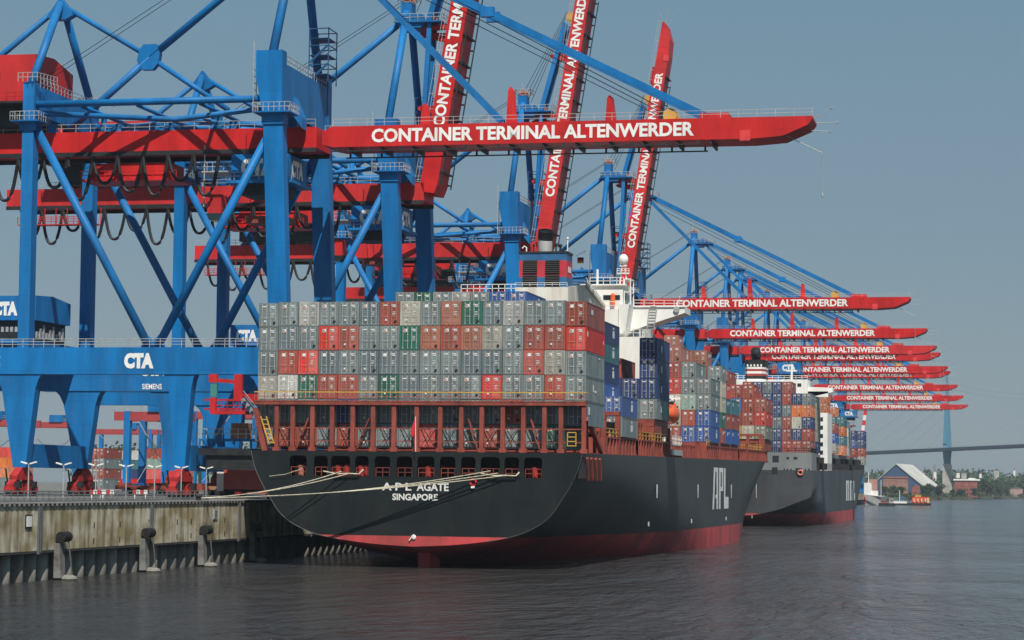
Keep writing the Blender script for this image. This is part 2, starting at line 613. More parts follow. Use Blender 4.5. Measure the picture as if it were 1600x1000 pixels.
# street lamps on the apron
for i in range(8):
    y = 214.6 + 9.0 * i
    r = empty('quay_lamp', (-100, y, QZ))
    pos = ['first', 'second', 'third', 'fourth', 'fifth', 'sixth', 'seventh', 'eighth'][i]
    tag(r, 'slim grey lamp post with two white arms, %s from the left along the quay' % pos, 'lamp post', 'lamp posts along the quay')
    w = MB((-100, y, QZ))
    w.tube([(-100, y, QZ), (-100, y, QZ + 3.9)], 0.07, 6)
    w.build('pole', GALV, r)
    for s in (-1, 1):
        w = MB((-100, y, QZ))
        w.bar((-100 + 0.15 * s, y, QZ + 3.92), (-100 + 0.85 * s, y, QZ + 4.12), 0.30, 0.13)
        w.build('lamp_head', WHITE, r)

# ------------------------------------------------------------------ containers
PAL = {
    'grey': (0.175, 0.215, 0.215), 'slate': (0.13, 0.17, 0.185), 'beige': (0.33, 0.31, 0.26), 'pale': (0.36, 0.36, 0.33),
    'white': (0.52, 0.53, 0.49), 'cream': (0.50, 0.47, 0.37), 'rust': (0.33, 0.065, 0.042), 'brown': (0.34, 0.12, 0.075),
    'red': (0.58, 0.055, 0.04), 'scarlet': (0.62, 0.035, 0.03), 'orange': (0.62, 0.17, 0.045), 'green': (0.022, 0.12, 0.082),
    'mint': (0.24, 0.36, 0.30), 'navy': (0.020, 0.045, 0.15), 'blue': (0.032, 0.105, 0.34), 'teal': (0.035, 0.15, 0.19),
    'olive': (0.16, 0.17, 0.12), 'yellow': (0.52, 0.33, 0.06), 'pink': (0.5, 0.09, 0.07)}
NICE = {'slate': 'slate grey', 'pale': 'pale grey', 'rust': 'rust red', 'brown': 'brown', 'red': 'bright red', 'mint': 'mint green', 'navy': 'navy blue',
        'green': 'dark green', 'pink': 'faded red'}
CM = {k: mat('container_' + k, v, 0.55, var=0.2, scale=0.7, streak=0.35, dirt=tuple(x * 0.55 + 0.014 for x in v), tint=0.17, rust=0.55, rscale=(1.6, 1.6, 0.9)) for k, v in PAL.items()}
ROD = mat('lock_rod_zinc', (0.48, 0.50, 0.49), 0.5, 0.2, var=0.2, scale=3)
RODR = mat('lock_rod_dull', (0.42, 0.25, 0.2), 0.5, 0.1, var=0.2, scale=3)
DECAL = mat('white_decal', (0.72, 0.72, 0.69), 0.6, var=0.15, scale=3)
DECALP = mat('faded_pink_decal', (0.42, 0.27, 0.24), 0.6, var=0.15, scale=3)
_CM = {}


def body_geo(L, H, marks, simple):
    w = MB()
    W = 1.219
    t = 0.16
    for sx in (-1, 1):
        for y0, y1 in ((0, t), (L - t, L)):
            w.box(min(sx * W, sx * (W - t)), max(sx * W, sx * (W - t)), y0, y1, 0, H)
        for z0, z1 in ((0, t), (H - t * 0.7, H)):
            w.box(min(sx * W, sx * (W - 0.09)), max(sx * W, sx * (W - 0.09)), t, L - t, z0, z1)
    # corrugated side panels (trapezoid waves)
    n = int(L / 0.55)
    for sx in (-1, 1):
        pts = []
        for k in range(n + 1):
            y = t + (L - 2 * t) * k / n
            d = 0.015 if k % 2 else 0.055
            e = (L - 2 * t) / n * 0.3
            pts += [(sx * (W - d), y - (e if k else 0)), (sx * (W - d), y + (e if k < n else 0))]
        for (x0, y0), (x1, y1) in zip(pts, pts[1:]):
            w.face([(x0, y0, t), (x1, y1, t), (x1, y1, H - t * 0.7), (x0, y0, H - t * 0.7)])
    w.box(-W + t, W - t, 0.12, L - 0.05, H - 0.06, H - 0.02)
    w.box(-W + t, W - t, 0.10, L - 0.05, 0.05, 0.12)
    w.box(-W + t, W - t, L - 0.1, L - 0.04, 0.12, H - 0.06)
    w.box(-W + t, W - t, 0.02, 0.10, 0, 0.14)
    w.box(-W + t, W - t, 0.02, 0.10, H - 0.13, H)
    if simple:
        door_geo(w, -1, H, 1)
        door_geo(w, 1, H, 1)
    for (y, z, a, b) in marks:
        w.box(W - 0.012, W + 0.004, y, y + a, z, z + b, 2)
    return w


def door_geo(w, s, H, var):
    x0, x1 = (0.012, 1.06)
    def X(a, b): return (min(s * a, s * b), max(s * a, s * b))
    w.box(*X(x0, x1), 0.03, 0.09, 0.14, H - 0.14)
    for k in range(5):
        z = 0.35 + (H - 0.75) * k / 4
        w.box(*X(x0 + 0.06, x1 - 0.05), 0.012, 0.03, z, z + 0.09)
    for a in (0.22, 0.80):
        w.box(*X(a, a + 0.055), -0.035, 0.0, 0.1, H - 0.1, 1)
        for z in (0.2, H * 0.36, H * 0.62, H - 0.3):
            w.box(*X(a - 0.07, a + 0.12), -0.03, 0.01, z, z + 0.06, 1)
    w.box(*X(0.2, 0.62), -0.05, -0.035, 1.02, 1.08, 1)
    rnd = random.Random(var * 13 + (s > 0))
    if s < 0 and rnd.random() < 0.55:
        zc = H - 0.62
        w.prism([(-0.62 + 0.2 * math.cos(a), zc + 0.22 * math.sin(a)) for a in [k * math.pi / 4 for k in range(8)]], 'y', -0.012, 0.0, 4)
    if s > 0:
        w.box(*X(0.15, 0.72), -0.008, 0.006, H - 0.50, H - 0.36, 2)
        w.box(*X(0.34, 0.72), -0.008, 0.006, H - 0.66, H - 0.56, 2)
        if rnd.random() < 0.8:
            for k in range(3):
                w.box(*X(0.3, 0.3 + rnd.uniform(0.25, 0.45)), -0.008, 0.006, H * 0.55 - 0.17 * k, H * 0.55 + 0.06 - 0.17 * k, 2)
        if rnd.random() < 0.6:
            w.box(*X(0.55, 0.85), -0.045, 0.0, 0.30, 0.62, 3)
    else:
        if rnd.random() < 0.7:
            w.box(*X(0.3, 0.72), -0.008, 0.006, H - 0.72, H - 0.36, 2)
        else:
            w.box(*X(0.3, 0.85), -0.008, 0.006, H - 0.5, H - 0.38, 2)
        if rnd.random() < 0.6:
            w.box(*X(0.35, 0.55), -0.045, 0.0, 0.55, 0.78, 2)
    return w


NCONT = [0]


def container(x, y, z, colour, label, L=12.19, H=2.82, rz=0.0, simple=False, group='containers', marks=None):
    """aft door end at y; x is the centre line"""
    NCONT[0] += 1
    v = random.randrange(9)
    mk = marks if marks is not None else [((2.0, H * 0.55, 0.9, 0.6)), ((L - 2.2, H * 0.68, 1.0, 0.3))]
    key = (L, H, colour, simple, tuple(mk))
    rod = RODR if colour in ('rust', 'brown', 'red', 'scarlet', 'orange', 'pink') else ROD
    if key not in _CM:
        w = body_geo(L, H, mk, simple)
        o = w.build('container', [CM[colour], rod, DECAL, DARK, DECALP])
        _CM[key] = o.data
    else:
        o = bpy.data.objects.new('container', _CM[key])
        col.objects.link(o)
    o.location = (x, y, z)
    o.rotation_euler.z = rz
    tag(o, label, 'container', group)
    if not simple:
        for s in (-1, 1):
            k2 = (H, colour, v, s)
            if k2 not in _CM:
                d = door_geo(MB(), s, H, v).build('door', [CM[colour], rod, DECAL, DARK, DECALP])
                _CM[k2] = d.data
            else:
                d = bpy.data.objects.new('door', _CM[k2])
                col.objects.link(d)
            d.parent = o
    return o


ORD = ['first', 'second', 'third', 'fourth', 'fifth', 'sixth', 'seventh', 'eighth', 'ninth', 'tenth', 'eleventh', 'twelfth',
       'thirteenth', 'fourteenth', 'fifteenth', 'sixteenth']
X0, PITCH = -88.5, 2.5


def colx(i):
    return X0 + 1.25 + PITCH * i


def nice(c):
    return NICE.get(c, c)

# ------------------------------------------------------------------ ship hulls
def resample(pts, n):
    d = [0]
    for a, b in zip(pts, pts[1:]):
        d.append(d[-1] + math.hypot(b[0] - a[0], b[1] - a[1]))
    out = []
    for k in range(n):
        t = d[-1] * k / (n - 1)
        i = max(j for j in range(len(d)) if d[j] <= t + 1e-9)
        i = min(i, len(pts) - 2)
        u = (t - d[i]) / max(1e-9, d[i + 1] - d[i])
        out.append((pts[i][0] + (pts[i + 1][0] - pts[i][0]) * u, pts[i][1] + (pts[i + 1][1] - pts[i][1]) * u))
    return out


def split_at(pts, z):
    lo, hi = [], []
    for i, p in enumerate(pts):
        if p[1] <= z:
            lo.append(p)
        else:
            if not hi:
                a = pts[i - 1] if i else p
                u = (z - a[1]) / max(1e-9, p[1] - a[1])
                c = (a[0] + (p[0] - a[0]) * u, z)
                lo.append(c)
                hi.append(c)
            hi.append(p)
    return lo, hi


def smooth_poly(pts):
    out = [pts[0]]
    n = len(pts)
    for i in range(n - 1):
        p0, p1, p2, p3 = pts[max(i - 1, 0)], pts[i], pts[i + 1], pts[min(i + 2, n - 1)]
        for k in range(1, 5):
            t = k / 4
            out.append(tuple(0.5 * ((2 * p1[j]) + (-p0[j] + p2[j]) * t + (2 * p0[j] - 5 * p1[j] + 4 * p2[j] - p3[j]) * t * t + (-p0[j] + 3 * p1[j] - 3 * p2[j] + p3[j]) * t ** 3) for j in (0, 1)))
    for i in range(1, len(out)):
        if out[i][1] < out[i - 1][1]:
            out[i] = (out[i][0], out[i - 1][1] + 1e-4)
    return out


def hull(keys, L, B, zb, deck, bow0, name, mats, parent, org, cx, y0, holes=(), tmat=None, dark_aft=0):
    """keys: aft sections [(t, [(b,z)..])]; midbody and bow follow; zb(t) height of the colour line"""
    NL, NU = 9, 16
    secs = []
    ts = [k[0] for k in keys]
    aft = []
    for t, p in keys:
        q = smooth_poly(p)
        lo, hi = split_at(q, zb(t))
        aft.append((t, resample(lo, NL) + resample(hi, NU)[1:]))
    fine = []
    t = 0.0
    while t <= ts[-1] + 1e-6:
        i = max(j for j in range(len(ts)) if ts[j] <= t + 1e-9)
        i = min(i, len(ts) - 2)
        u = (t - ts[i]) / (ts[i + 1] - ts[i])
        fine.append((t, [(a[0] + (b[0] - a[0]) * u, a[1] + (b[1] - a[1]) * u) for a, b in zip(aft[i][1], aft[i + 1][1])]))
        t += (2.5 if t < 30 else 5)
    half = B / 2
    t = ts[-1] + 10
    while t <= L + 0.1:
        lo, hi = [], []
        dz = deck(t)

        def bw(z):
            u = max(0, min(1, z / dz)) ** 1.4
            s = bow0 + 58 * u
            e = L - 14 + 14 * u
            if t <= s:
                return half
            return max(0.05, half * (1 - min(1, (t - s) / (e - s)) ** 2.0))
        flat = [(0.0, -6.0)] + [(bw(-3) * 0.9, -6.0)] + [(bw(0), -4.5)]
        zs = [-3, 0, zb(t)]
        lo = flat + [(bw(z), z) for z in zs]
        hi = [(bw(zb(t) + (dz - zb(t)) * k / 8), zb(t) + (dz - zb(t)) * k / 8) for k in range(9)]
        fine.append((t, resample(lo, NL) + resample(hi, NU)[1:]))
        t += 5 if t > bow0 else 10
    N = NL + NU - 1
    w = MB(org)
    for sgn in (1, -1):
        vs = [(cx + sgn * b, y0 + t, z) for t, s in fine for b, z in s]
        for i in range(len(fine) - 1):
            fl, fu = [], []
            for k in range(N - 1):
                f = (i * N + k, (i + 1) * N + k, (i + 1) * N + k + 1, i * N + k + 1)
                (fl if k < NL - 1 else fu).append(f[::sgn])
            base = len(w.v) if False else None
            w_faces = (fl, fu)
            if i == 0:
                k0 = len(w.v)
                w.v += vs
            for mi, ff in enumerate(w_faces):
                for f in ff:
                    w.f.append(tuple(k0 + q for q in f))
                    w.m.append(2 if mi == 0 and dark_aft and fine[i][0] < dark_aft else 1 - mi)
    o = w.build(name, mats, parent, smooth=True)
    # deck
    d = MB(org)
    for (t0, s0), (t1, s1) in zip(fine, fine[1:]):
        d.face([(cx - s0[-1][0], y0 + t0, s0[-1][1]), (cx + s0[-1][0], y0 + t0, s0[-1][1]), (cx + s1[-1][0], y0 + t1, s1[-1][1]), (cx - s1[-1][0], y0 + t1, s1[-1][1])])
    d.build('deck', mat('deck_red', (0.20, 0.055, 0.04), 0.8), parent)
    # transom with its openings
    s0 = fine[0][1]
    tr = MB(org)
    zl = zb(0)
    low = [p for p in s0[:NL]]
    tr.face([(cx - b, y0, z) for b, z in reversed(low)] + [(cx + b, y0, z) for b, z in low[1:]], 1)
    up = s0[NL - 1:]
    outer = [(cx - b, z) for b, z in reversed(up)] + [(cx + b, z) for b, z in up]
    loops = [[Vector((x, z, 0)) for x, z in outer]] + [[Vector((x, z, 0)) for x, z in h] for h in holes]
    flat = [p for lp in loops for p in lp]
    k0 = len(tr.v)
    tr.v += [(p.x, y0, p.y) for p in flat]
    for t3 in tessellate_polygon(loops):
        tr.f.append(tuple(k0 + i for i in t3))
        tr.m.append(0)
    tr.build('transom', [tmat or mats[0], mats[1]], parent)
    return fine


def round_rect(x0, x1, z0, z1, r=0.4):
    p = [(x0, z0), (x1, z0)]
    for cx, cz, a0 in ((x1 - r, z1 - r, 0), (x0 + r, z1 - r, 90)):
        for k in range(4):
            a = R(a0 + 30 * k)
            p.append((cx + r * math.cos(a), cz + r * math.sin(a)))
    return p


# ------------------------------------------------------------------ the black ship
CX, YS = -68.5, 261.0
SH = empty('container_ship', (CX, YS, 0))
SO = (CX, YS, 0)
tag(SH, 'big black hulled container ship with red boot topping seen from its stern', 'container ship', 'container ships at the quay')
deckz = lambda t: 13.54 + 0.0072 * t
keys = [
    (0, [(0, 2.5), (5.8, 2.85), (11.4, 3.7), (14.6, 4.95), (16.4, 6.35), (17.6, 8.1), (18.6, 9.7), (19.5, 11.6), (20.0, 13.54)]),
    (10, [(0, 0.6), (5.8, 1.2), (11.4, 2.5), (15.0, 4.2), (17.0, 6.0), (18.4, 8.0), (19.3, 10), (19.8, 11.8), (20.0, 13.61)]),
    (25, [(0, -2), (4, -0.6), (8.5, 0.8), (13, 2.7), (16.4, 5.2), (18.6, 7.8), (19.6, 10), (19.95, 11.8), (20.0, 13.72)]),
    (50, [(0, -5), (5, -3.8), (10, -1.6), (14.6, 1.2), (17.6, 4.0), (19.3, 7.0), (19.9, 9.6), (20, 11.8), (20.0, 13.9)]),
    (80, [(0, -6), (9, -5.6), (15, -3), (18.0, 0.3), (19.5, 3.4), (20, 6.6), (20, 9.5), (20, 11.8), (20.0, 14.12)]),
    (110, [(0, -6), (13, -6), (18, -5), (19.7, -1), (20, 2.8), (20, 6.5), (20, 9.5), (20, 11.8), (20.0, 14.33)])]
zbf = lambda t: 3.72 - 0.45 * min(t / 60, 1)
HOLX = [(453, 479), (491, 512), (517, 547), (555, 576), (585.5, 609.5), (620, 644), (652, 679), (687.5, 711.5), (720.5, 743), (751, 781), (788, 811), (819, 847)]
HOLES = []
for a, b in HOLX:
    xa, xb = at(a, 725, Y=YS).x, at(b, 725, Y=YS).x
    HOLES.append((xa, xb))
hull(keys, 276, 40, zbf, deckz, 132, 'hull', [HULLK, BOOT], SH, SO, CX, YS, [round_rect(a, b, 10.62, 12.98) for a, b in HOLES], TRANK)
# mooring deck behind the openings
w = MB(SO)
w.box(CX - 18, CX + 18, YS + 0.06, YS + 6, 10.3, 10.5)
w.box(CX - 18, CX + 18, YS + 6, YS + 6.2, 10.5, 13.2)
w.box(CX - 18, CX + 18, YS + 0.06, YS + 6, 13.2, 13.35)
for k in range(7):
    w.box(CX - 16 + 5.2 * k, CX - 15.6 + 5.2 * k, YS + 2.5, YS + 2.9, 10.5, 13.2)
w.build('mooring_deck', mat('mooring_deck_dark', (0.05, 0.022, 0.018), 0.8, var=0.3), SH)
for i, (a, b) in enumerate(HOLES):
    w = MB(SO)
    w.rail([(a + 0.1, YS + 0.25, 10.6), (b - 0.1, YS + 0.25, 10.6)], 1.05, 0.8, 0.07)
    w.build('opening_rail', OXIDE, SH)
for i in (0, 2, 3, 6, 11):
    a, b = HOLES[i]
    w = MB(SO)
    for s in ((0.5,) if i in (0, 11, 6) else (0.25, 0.72)):
        x = a + (b - a) * s
        w.tube([(x, YS + 1.2, 10.5), (x, YS + 1.2, 11.7)], 0.30, 10, r2=0.42)
        w.ball((x, YS + 1.2, 11.75), 0.5, 0.5, 0.22, 0, 10, 4)
        w.tube([(x - 0.9, YS + 2.0, 11.1), (x + 0.9, YS + 2.0, 11.1)], 0.55, 12)
    w.build('mooring_winch', mat('winch_red', (0.48, 0.035, 0.03), 0.55) if i != 0 else mat('winch_pink', (0.5, 0.2, 0.14), 0.6), SH)
# seam along the transom edge
w = MB(SO)
edge = smooth_poly(keys[0][1])[6:]
w.tube([(CX - b, YS - 0.02, z) for b, z in edge], 0.03, 5)
w.build('transom_seam', mat('seam_grey', (0.15, 0.155, 0.15), 0.6), SH)
w = MB(SO)
w.tube([(CX + b, YS - 0.02, z) for b, z in edge], 0.03, 5)
w.build('transom_seam', mat('seam_dull', (0.10, 0.105, 0.10), 0.6), SH)
# lettering
w = MB(SO)
for body, px0, px1, py0, py1 in (('A P L', 597, 643, 766, 754), ('AGATE', 651, 701, 767, 754.5), ('SINGAPORE', 613, 684, 781.5, 771)):
    a, b, c = at(px0, py0, Y=YS), at(px1, py0, Y=YS), at(px0, py1, Y=YS)
    w.text(body, (a.x, YS - 0.03, a.z), (1, 0, 0), (0, 0, 1), b.x - a.x, c.z - a.z, bold=0.03)
w.build('ship_name', DECAL, SH)
w = MB(SO)
# tall narrow letters A P L on the starboard side
yl0, yl1, z0, z1 = 377.8, 399.6, 6.15, 13.05
XS = CX + 20.05
th = 2.1
w.face([(XS, yl0, z0), (XS, yl0 + th, z0), (XS, yl0 + th + 1.6, z1), (XS, yl0 + 1.6, z1)])
w.face([(XS, yl0 + 5.2, z0), (XS, yl0 + 5.2 + th, z0), (XS, yl0 + 5.2 + th, z1), (XS, yl0 + 5.2, z1)])
w.face([(XS, yl0 + 3.7, z1 - 0.7), (XS, yl0 + 5.2, z1 - 0.7), (XS, yl0 + 5.2, z1), (XS, yl0 + 3.7, z1)])
w.face([(XS, yl0 + 3.7, z0 + 1.8), (XS, yl0 + 5.2, z0 + 1.8), (XS, yl0 + 5.2, z0 + 2.4), (XS, yl0 + 3.7, z0 + 2.4)])
p0 = yl0 + 8.6
w.face([(XS, p0, z0), (XS, p0 + th, z0), (XS, p0 + th, z1), (XS, p0, z1)])
w.face([(XS, p0 + 3.6, z0 + 3.0), (XS, p0 + 3.6 + th, z0 + 3.0), (XS, p0 + 3.6 + th, z1), (XS, p0 + 3.6, z1)])
for zz in (z1 - 0.7, z0 + 3.0):
    w.face([(XS, p0 + th, zz), (XS, p0 + 3.6, zz), (XS, p0 + 3.6, zz + 0.7), (XS, p0 + th, zz + 0.7)])
p1 = yl0 + 15.3
w.face([(XS, p1, z0), (XS, p1 + th, z0), (XS, p1 + th, z1), (XS, p1, z1)])
w.face([(XS, p1 + th, z0), (XS, yl1, z0), (XS, yl1, z0 + 2.0), (XS, p1 + th, z0 + 2.0)])
w.build('side_lettering', FADED, SH)
w = MB(SO)
for px in (1027, 1091, 1143, 1182):
    a, b = at(px, 757, X=XS), at(px, 778, X=XS)
    w.face([(XS, a.y - 0.9, a.z), (XS, a.y + 0.5, a.z), (XS, a.y + 0.3, b.z), (XS, a.y - 0.6, b.z)])
    w.box(XS, XS + 0.03, a.y - 8, a.y - 7, b.z - 3.8, b.z - 3.2)
w.build('draft_mark', FADED, SH)
# side ports near the stern: their shaded inside painted as one dark panel
w = MB(SO)
w.box(CX + 19.3, CX + 20.03, YS + 0.7, YS + 11.5, 10.6, 13.0)
w.build('dark_port_panel', DARK, SH)
for k in range(4):
    w = MB(SO)
    y = YS + 2.4 + 2.75 * k
    w.bar((CX + 20.08, y + 0.9, 10.5), (CX + 20.12, y - 0.2, 13.0), 0.55, 0.3, up=(1, 0, 0))
    w.build('opening_pillar', OXIDE, SH)
w = MB(SO)
w.box(-69.0, -67.6, 265.5, 270.5, -5, 2.2)
w.build('rudder', BOOT, SH)
w = MB(SO)
w.bar((-68.4, YS - 0.1, 3.9), (-68.9, YS - 0.1, 3.2), 0.25, 0.1)
w.ball((-68.4, YS - 0.1, 3.6), 0.3, 0.1, 0.3)
w.build('stern_ring', WHITE, SH)

# stern lashing bridge: posts, beam, walkway and yellow rail
w = MB(SO)
ZB0, ZT = 13.5, 19.0
PX = [430, 455, 486, 517, 549, 581, 613.5, 649, 686, 719, 751, 784, 816, 849, 875, 911]
posts = [at(px, 665, Y=260.9).x for px in PX]
for x in posts:
    w.box(x - 0.25, x + 0.25, 260.7, 261.2, ZB0, ZT)
    w.box(x - 0.42, x + 0.42, 260.68, 261.22, ZB0, ZB0 + 0.5)
w.bar((-88.2, 260.9, 18.6), (-86.9, 260.9, ZB0), 0.7, 0.6)
w.box(-88.4, -48.2, 260.55, 261.3, ZT, ZT + 0.3)
for k in range(16):
    w.box(-88.3 + 2.5 * k, -88.1 + 2.5 * k, 261.3, 262.1, ZT, ZT + 0.35)
w.box(-88.4, -48.2, 260.75, 262.15, ZT + 0.36, ZT + 0.5)
w.bar((-48.3, 261, 17.5), (-49.3, 267, 13.7), 0.6, 0.5)
w.bar((-48.9, 262, ZT), (-48.9, 275, 13.9), 0.5, 0.5)
for px in ((480, 460), (575, 555), (730, 745), (828, 842)):
    a, b = at(px[0], 653, Y=261.7), at(px[1], 702, Y=261.7)
    w.bar(a, b, 0.28, 0.2)
w.box(-88.2, -48.4, 260.8, 260.95, 16.2, 16.34)
w.box(-88.2, -48.4, 260.8, 260.95, 14.7, 14.8)
w.build('lashing_bridge', OXIDE, SH).location.y = 0.62
for k in range(15):
    for sg in (-1, 1):
        x = colx(k)
        w = MB(SO)
        w.bar((x - 1.1 * sg, 262.2, 13.75), (x + 1.0 * sg, 262.75, 16.9), 0.07)
        w.build('lashing_rod', DARK, SH)
w = MB(SO)
w.rail([(-88.3, 260.7, ZT + 0.5), (-48.3, 260.7, ZT + 0.5)], 1.0, 1.25, 0.06, rails=(0.5,))
w.build('walkway_rail', mat('rail_red', (0.34, 0.10, 0.07), 0.6), SH).location.y = 0.62
w = MB(SO)
w.bar((-88.3, 260.7, ZT + 1.5), (-48.2, 260.7, ZT + 1.5), 0.11, 0.11)
w.bar((-48.2, 260.7, ZT + 1.5), (-48.2, 262.6, ZT + 1.5), 0.11, 0.11)
w.bar((-87.4, 260.5, 17.6), (-86.3, 260.5, 14.4), 0.12)
w.bar((-86.7, 260.5, 17.6), (-85.7, 260.5, 14.4), 0.12)
for k in range(6):
    w.bar((-87.3 + 0.2 * k, 260.5, 17.2 - 0.55 * k), (-86.6 + 0.2 * k, 260.5, 17.2 - 0.55 * k), 0.1)
w.rail([(-50.3, 260.5, 14.3), (-49.3, 260.5, 14.3)], 1.6, 1, 0.09, rails=(0.04, 0.36, 0.68, 1.0))
w.build('yellow_handrail', YELLOW, SH).location.y = 0.55

# hatch covers that carry the boxes, and the coaming along the starboard deck edge
w = MB(SO)
for y0, y1, zt in ((263.2, 275.0, 13.68), (288.0, 301, 15.95), (316.8, 329.6, 19.12), (375.5, 388.6, 17.1), (389.6, 402.2, 17.2), (403.6, 416.2, 17.3), (461.5, 475, 19.4)):
    w = MB(SO)
    w.box(CX - 19.2 if y1 < 440 else CX - 9, CX + 19.7, y0, y1, max(13.4, zt - 2.2), zt)
    w.build('hatch_cover', OXIDE, SH)
w = MB(SO)
t = 17.0
while t < 213:
    y = YS + t
    z = deckz(t)
    b = 19.85 if t < 196 else 19.85 - 20 * ((t - 196) / 80) ** 2
    hgt = 2.0 if t < 70 or t > 110 else 1.2
    w.box(CX + b - 0.35, CX + b, y, y + 0.5, z, z + hgt)
    w.bar((CX + b - 0.1, y + 1.1, z), (CX + b - 0.3, y + 0.9, z + hgt * 0.8), 0.22)
    if not 70 < t < 110:
        w.box(CX + b - 0.35, CX + b, y, y + 2.4, z + hgt, z + hgt + 0.2)
    w.box(CX + b - 1.85, CX + b + 0.02, y - 0.02, y + 2.44, z - 0.12, z + 0.06)
    w.box(CX + b - 1.8, CX + b - 1.5, y + 0.6, y + 1.1, z, z + hgt + 0.9)
    w.box(CX + b - 1.8, CX + b - 1.6, y, y + 2.4, z + hgt + 0.75, z + hgt + 0.9)
    t += 2.4
w.build('deck_stanchions', OXIDE, SH)
w = MB(SO)
for t0, t1 in ((17, 67), (112, 206)):
    zz = deckz(t0) + 2.2
    w.rail([(CX + 19.7, YS + t0, deckz(t0) + 2.2), (CX + (19.7 if t1 < 190 else 19.4), YS + t1, deckz(t1) + 2.2)], 1.0, 2.6, 0.09)
w.build('deck_handrail', YELLOW, SH)
# lashing frames beside the hold openings (starboard)
w = MB(SO)
for y, zt in ((277, 18.4), (287.2, 19.2), (302.3, 18.2), (304.6, 18.2), (315.6, 18.6), (330.5, 18.2), (389.0, 19.0), (403.0, 18.6), (417.5, 18.4), (430, 18), (442, 18), (454, 19), (460.6, 20.5)):
    b = 19.6 if y < 440 else 19.0
    w = MB(SO)
    for k in range(6):
        x = CX + b - 2.5 * k
        w.box(x - 0.3, x + 0.3, y - 0.3, y + 0.3, 13.5, zt)
    w.box(CX + b - 12.6, CX + b + 0.3, y - 0.35, y + 0.35, zt - 0.5, zt)
    w.build('lashing_frame', OXIDE, SH)
w = MB(SO)
w.box(CX - 12.5, CX + 8, 288.2, 300.4, 16, 32.0)
w.build('stow_rack', OXIDE, SH)

# accommodation, bridge wing and funnel casing
w = MB(SO)
w.box(CX - 14, -53.0, 331.5, 346, 14.0, 31.55)
w.box(CX - 14, -56.6, 331.8, 344, 31.6, 35.6)
w.prism([(-56.55, 31.6), (-55.5, 32.6), (-55.0, 36.4), (-56.55, 36.4)], 'y', 332.2, 343.8)
AC = w.build('superstructure', WHITE, SH)
w = MB(SO)
w.prism([(-56.5, 36.45), (-47.4, 36.3), (-47.4, 35.4), (-55.6, 32.7), (-56.5, 32.7)], 'y', 336.5, 342.5)
w.box(-56, -47.3, 336.3, 336.45, 36.25, 36.5)
w.build('bridge_wing', WHITE, AC)
w = MB(SO)
for k in range(8):
    w.bar((-52.9 + 0.05 * k, 336.2, 33.4 + 0.42 * k), (-51.9 + 0.05 * k, 336.2, 33.4 + 0.42 * k), 0.12, 0.10)
w.bar((-53.0, 336.2, 32.9), (-52.6, 336.2, 36.2), 0.1)
w.bar((-51.9, 336.2, 32.9), (-51.5, 336.2, 36.2), 0.1)
w.build('ladder', GALV, AC)
w = MB(SO)
w.box(-53.9, -52.1, 334.5, 336.3, 31.56, 32.9)
w.build('ladder_base', GALV, AC)
w = MB(SO)
w.rail([(-56.6, 331.7, 31.6), (-53.1, 331.7, 31.6), (-53.1, 345, 31.6)], 1.1, 1.2, 0.08)
w.rail([(-55, 336.6, 36.45), (-47.5, 336.6, 36.35)], 0.9, 1.6, 0.07)
w.rail([(-80, 331.9, 35.65), (-57, 331.9, 35.65)], 1.1, 1.6, 0.08)
w.build('deck_rail', WHITE, AC)
w = MB(SO)
w.box(-62, -56.1, 333, 341, 35.65, 39.2)
w.box(-62.4, -55.6, 332.6, 341.4, 39.2, 39.4)
WH = w.build('wheelhouse', WHITE, SH)
w = MB(SO)
w.box(-59.0, -57.9, 332.94, 333.1, 37.1, 37.8)
w.box(-57.6, -56.5, 332.94, 333.1, 37.1, 37.8)
w.box(-56.12, -56.04, 334, 340, 37.2, 38.2)
w.build('window', GLASS, WH)
w = MB(SO)
for x in (-55.9, -55.0):
    for y in (333.2, 336):
        w.box(x - 0.08, x + 0.08, y - 0.08, y + 0.08, 36.4, 40.2)
for z in (38.2, 40.1):
    w.box(-55.98, -54.9, 333.1, 336.1, z, z + 0.12)
w.rail([(-61, 333, 39.4), (-56, 333, 39.4)], 1.0, 1.0, 0.08)
w.tube([(-59.9, 333, 39.4), (-59.9, 333, 41.6)], 0.18, 6)
w.build('monkey_deck_rail', WHITE, WH)
w = MB(SO)
for dx in (-0.55, 0.55):
    w.tube([(-56.2 + dx, 334, 39.3), (-56.2 + dx * 0.4, 334, 42.2)], 0.13, 6)
w.box(-57.1, -55.3, 333.6, 334.4, 41.0, 41.15)
w.rail([(-57.1, 333.6, 41.15), (-55.3, 333.6, 41.15)], 0.6, 0.6, 0.07)
w.box(-56.7, -55.7, 333.7, 334.3, 42.1, 42.3)
w.build('radar_mast', WHITE, WH)
w = MB(SO)
w.ball((-56.2, 334, 43.1), 0.72, 0.72, 0.85, 0, 16, 10)
w.build('satellite_dome', WHITE, WH, smooth=True)
w = MB(SO)
w.tube([(-57.5, 332.6, 36.2), (-57.5, 332.6, 37.6)], 0.35, 8)
w.ball((-57.5, 332.6, 37.7), 0.35, 0.35, 0.35)
w.build('lookout_lamp', ORANGE, WH)
w = MB(SO)
w.tube([(-48.3, 337, 36.3), (-48.3, 337, 37.6)], 0.09, 6)
w.ball((-48.3, 337, 37.7), 0.16, 0.16, 0.22)
w.tube([(-48.6, 336.3, 35.9), (-48.6, 336.2, 35.9)], 0.45, 12)
w.build('wing_lamp', GALV, AC)

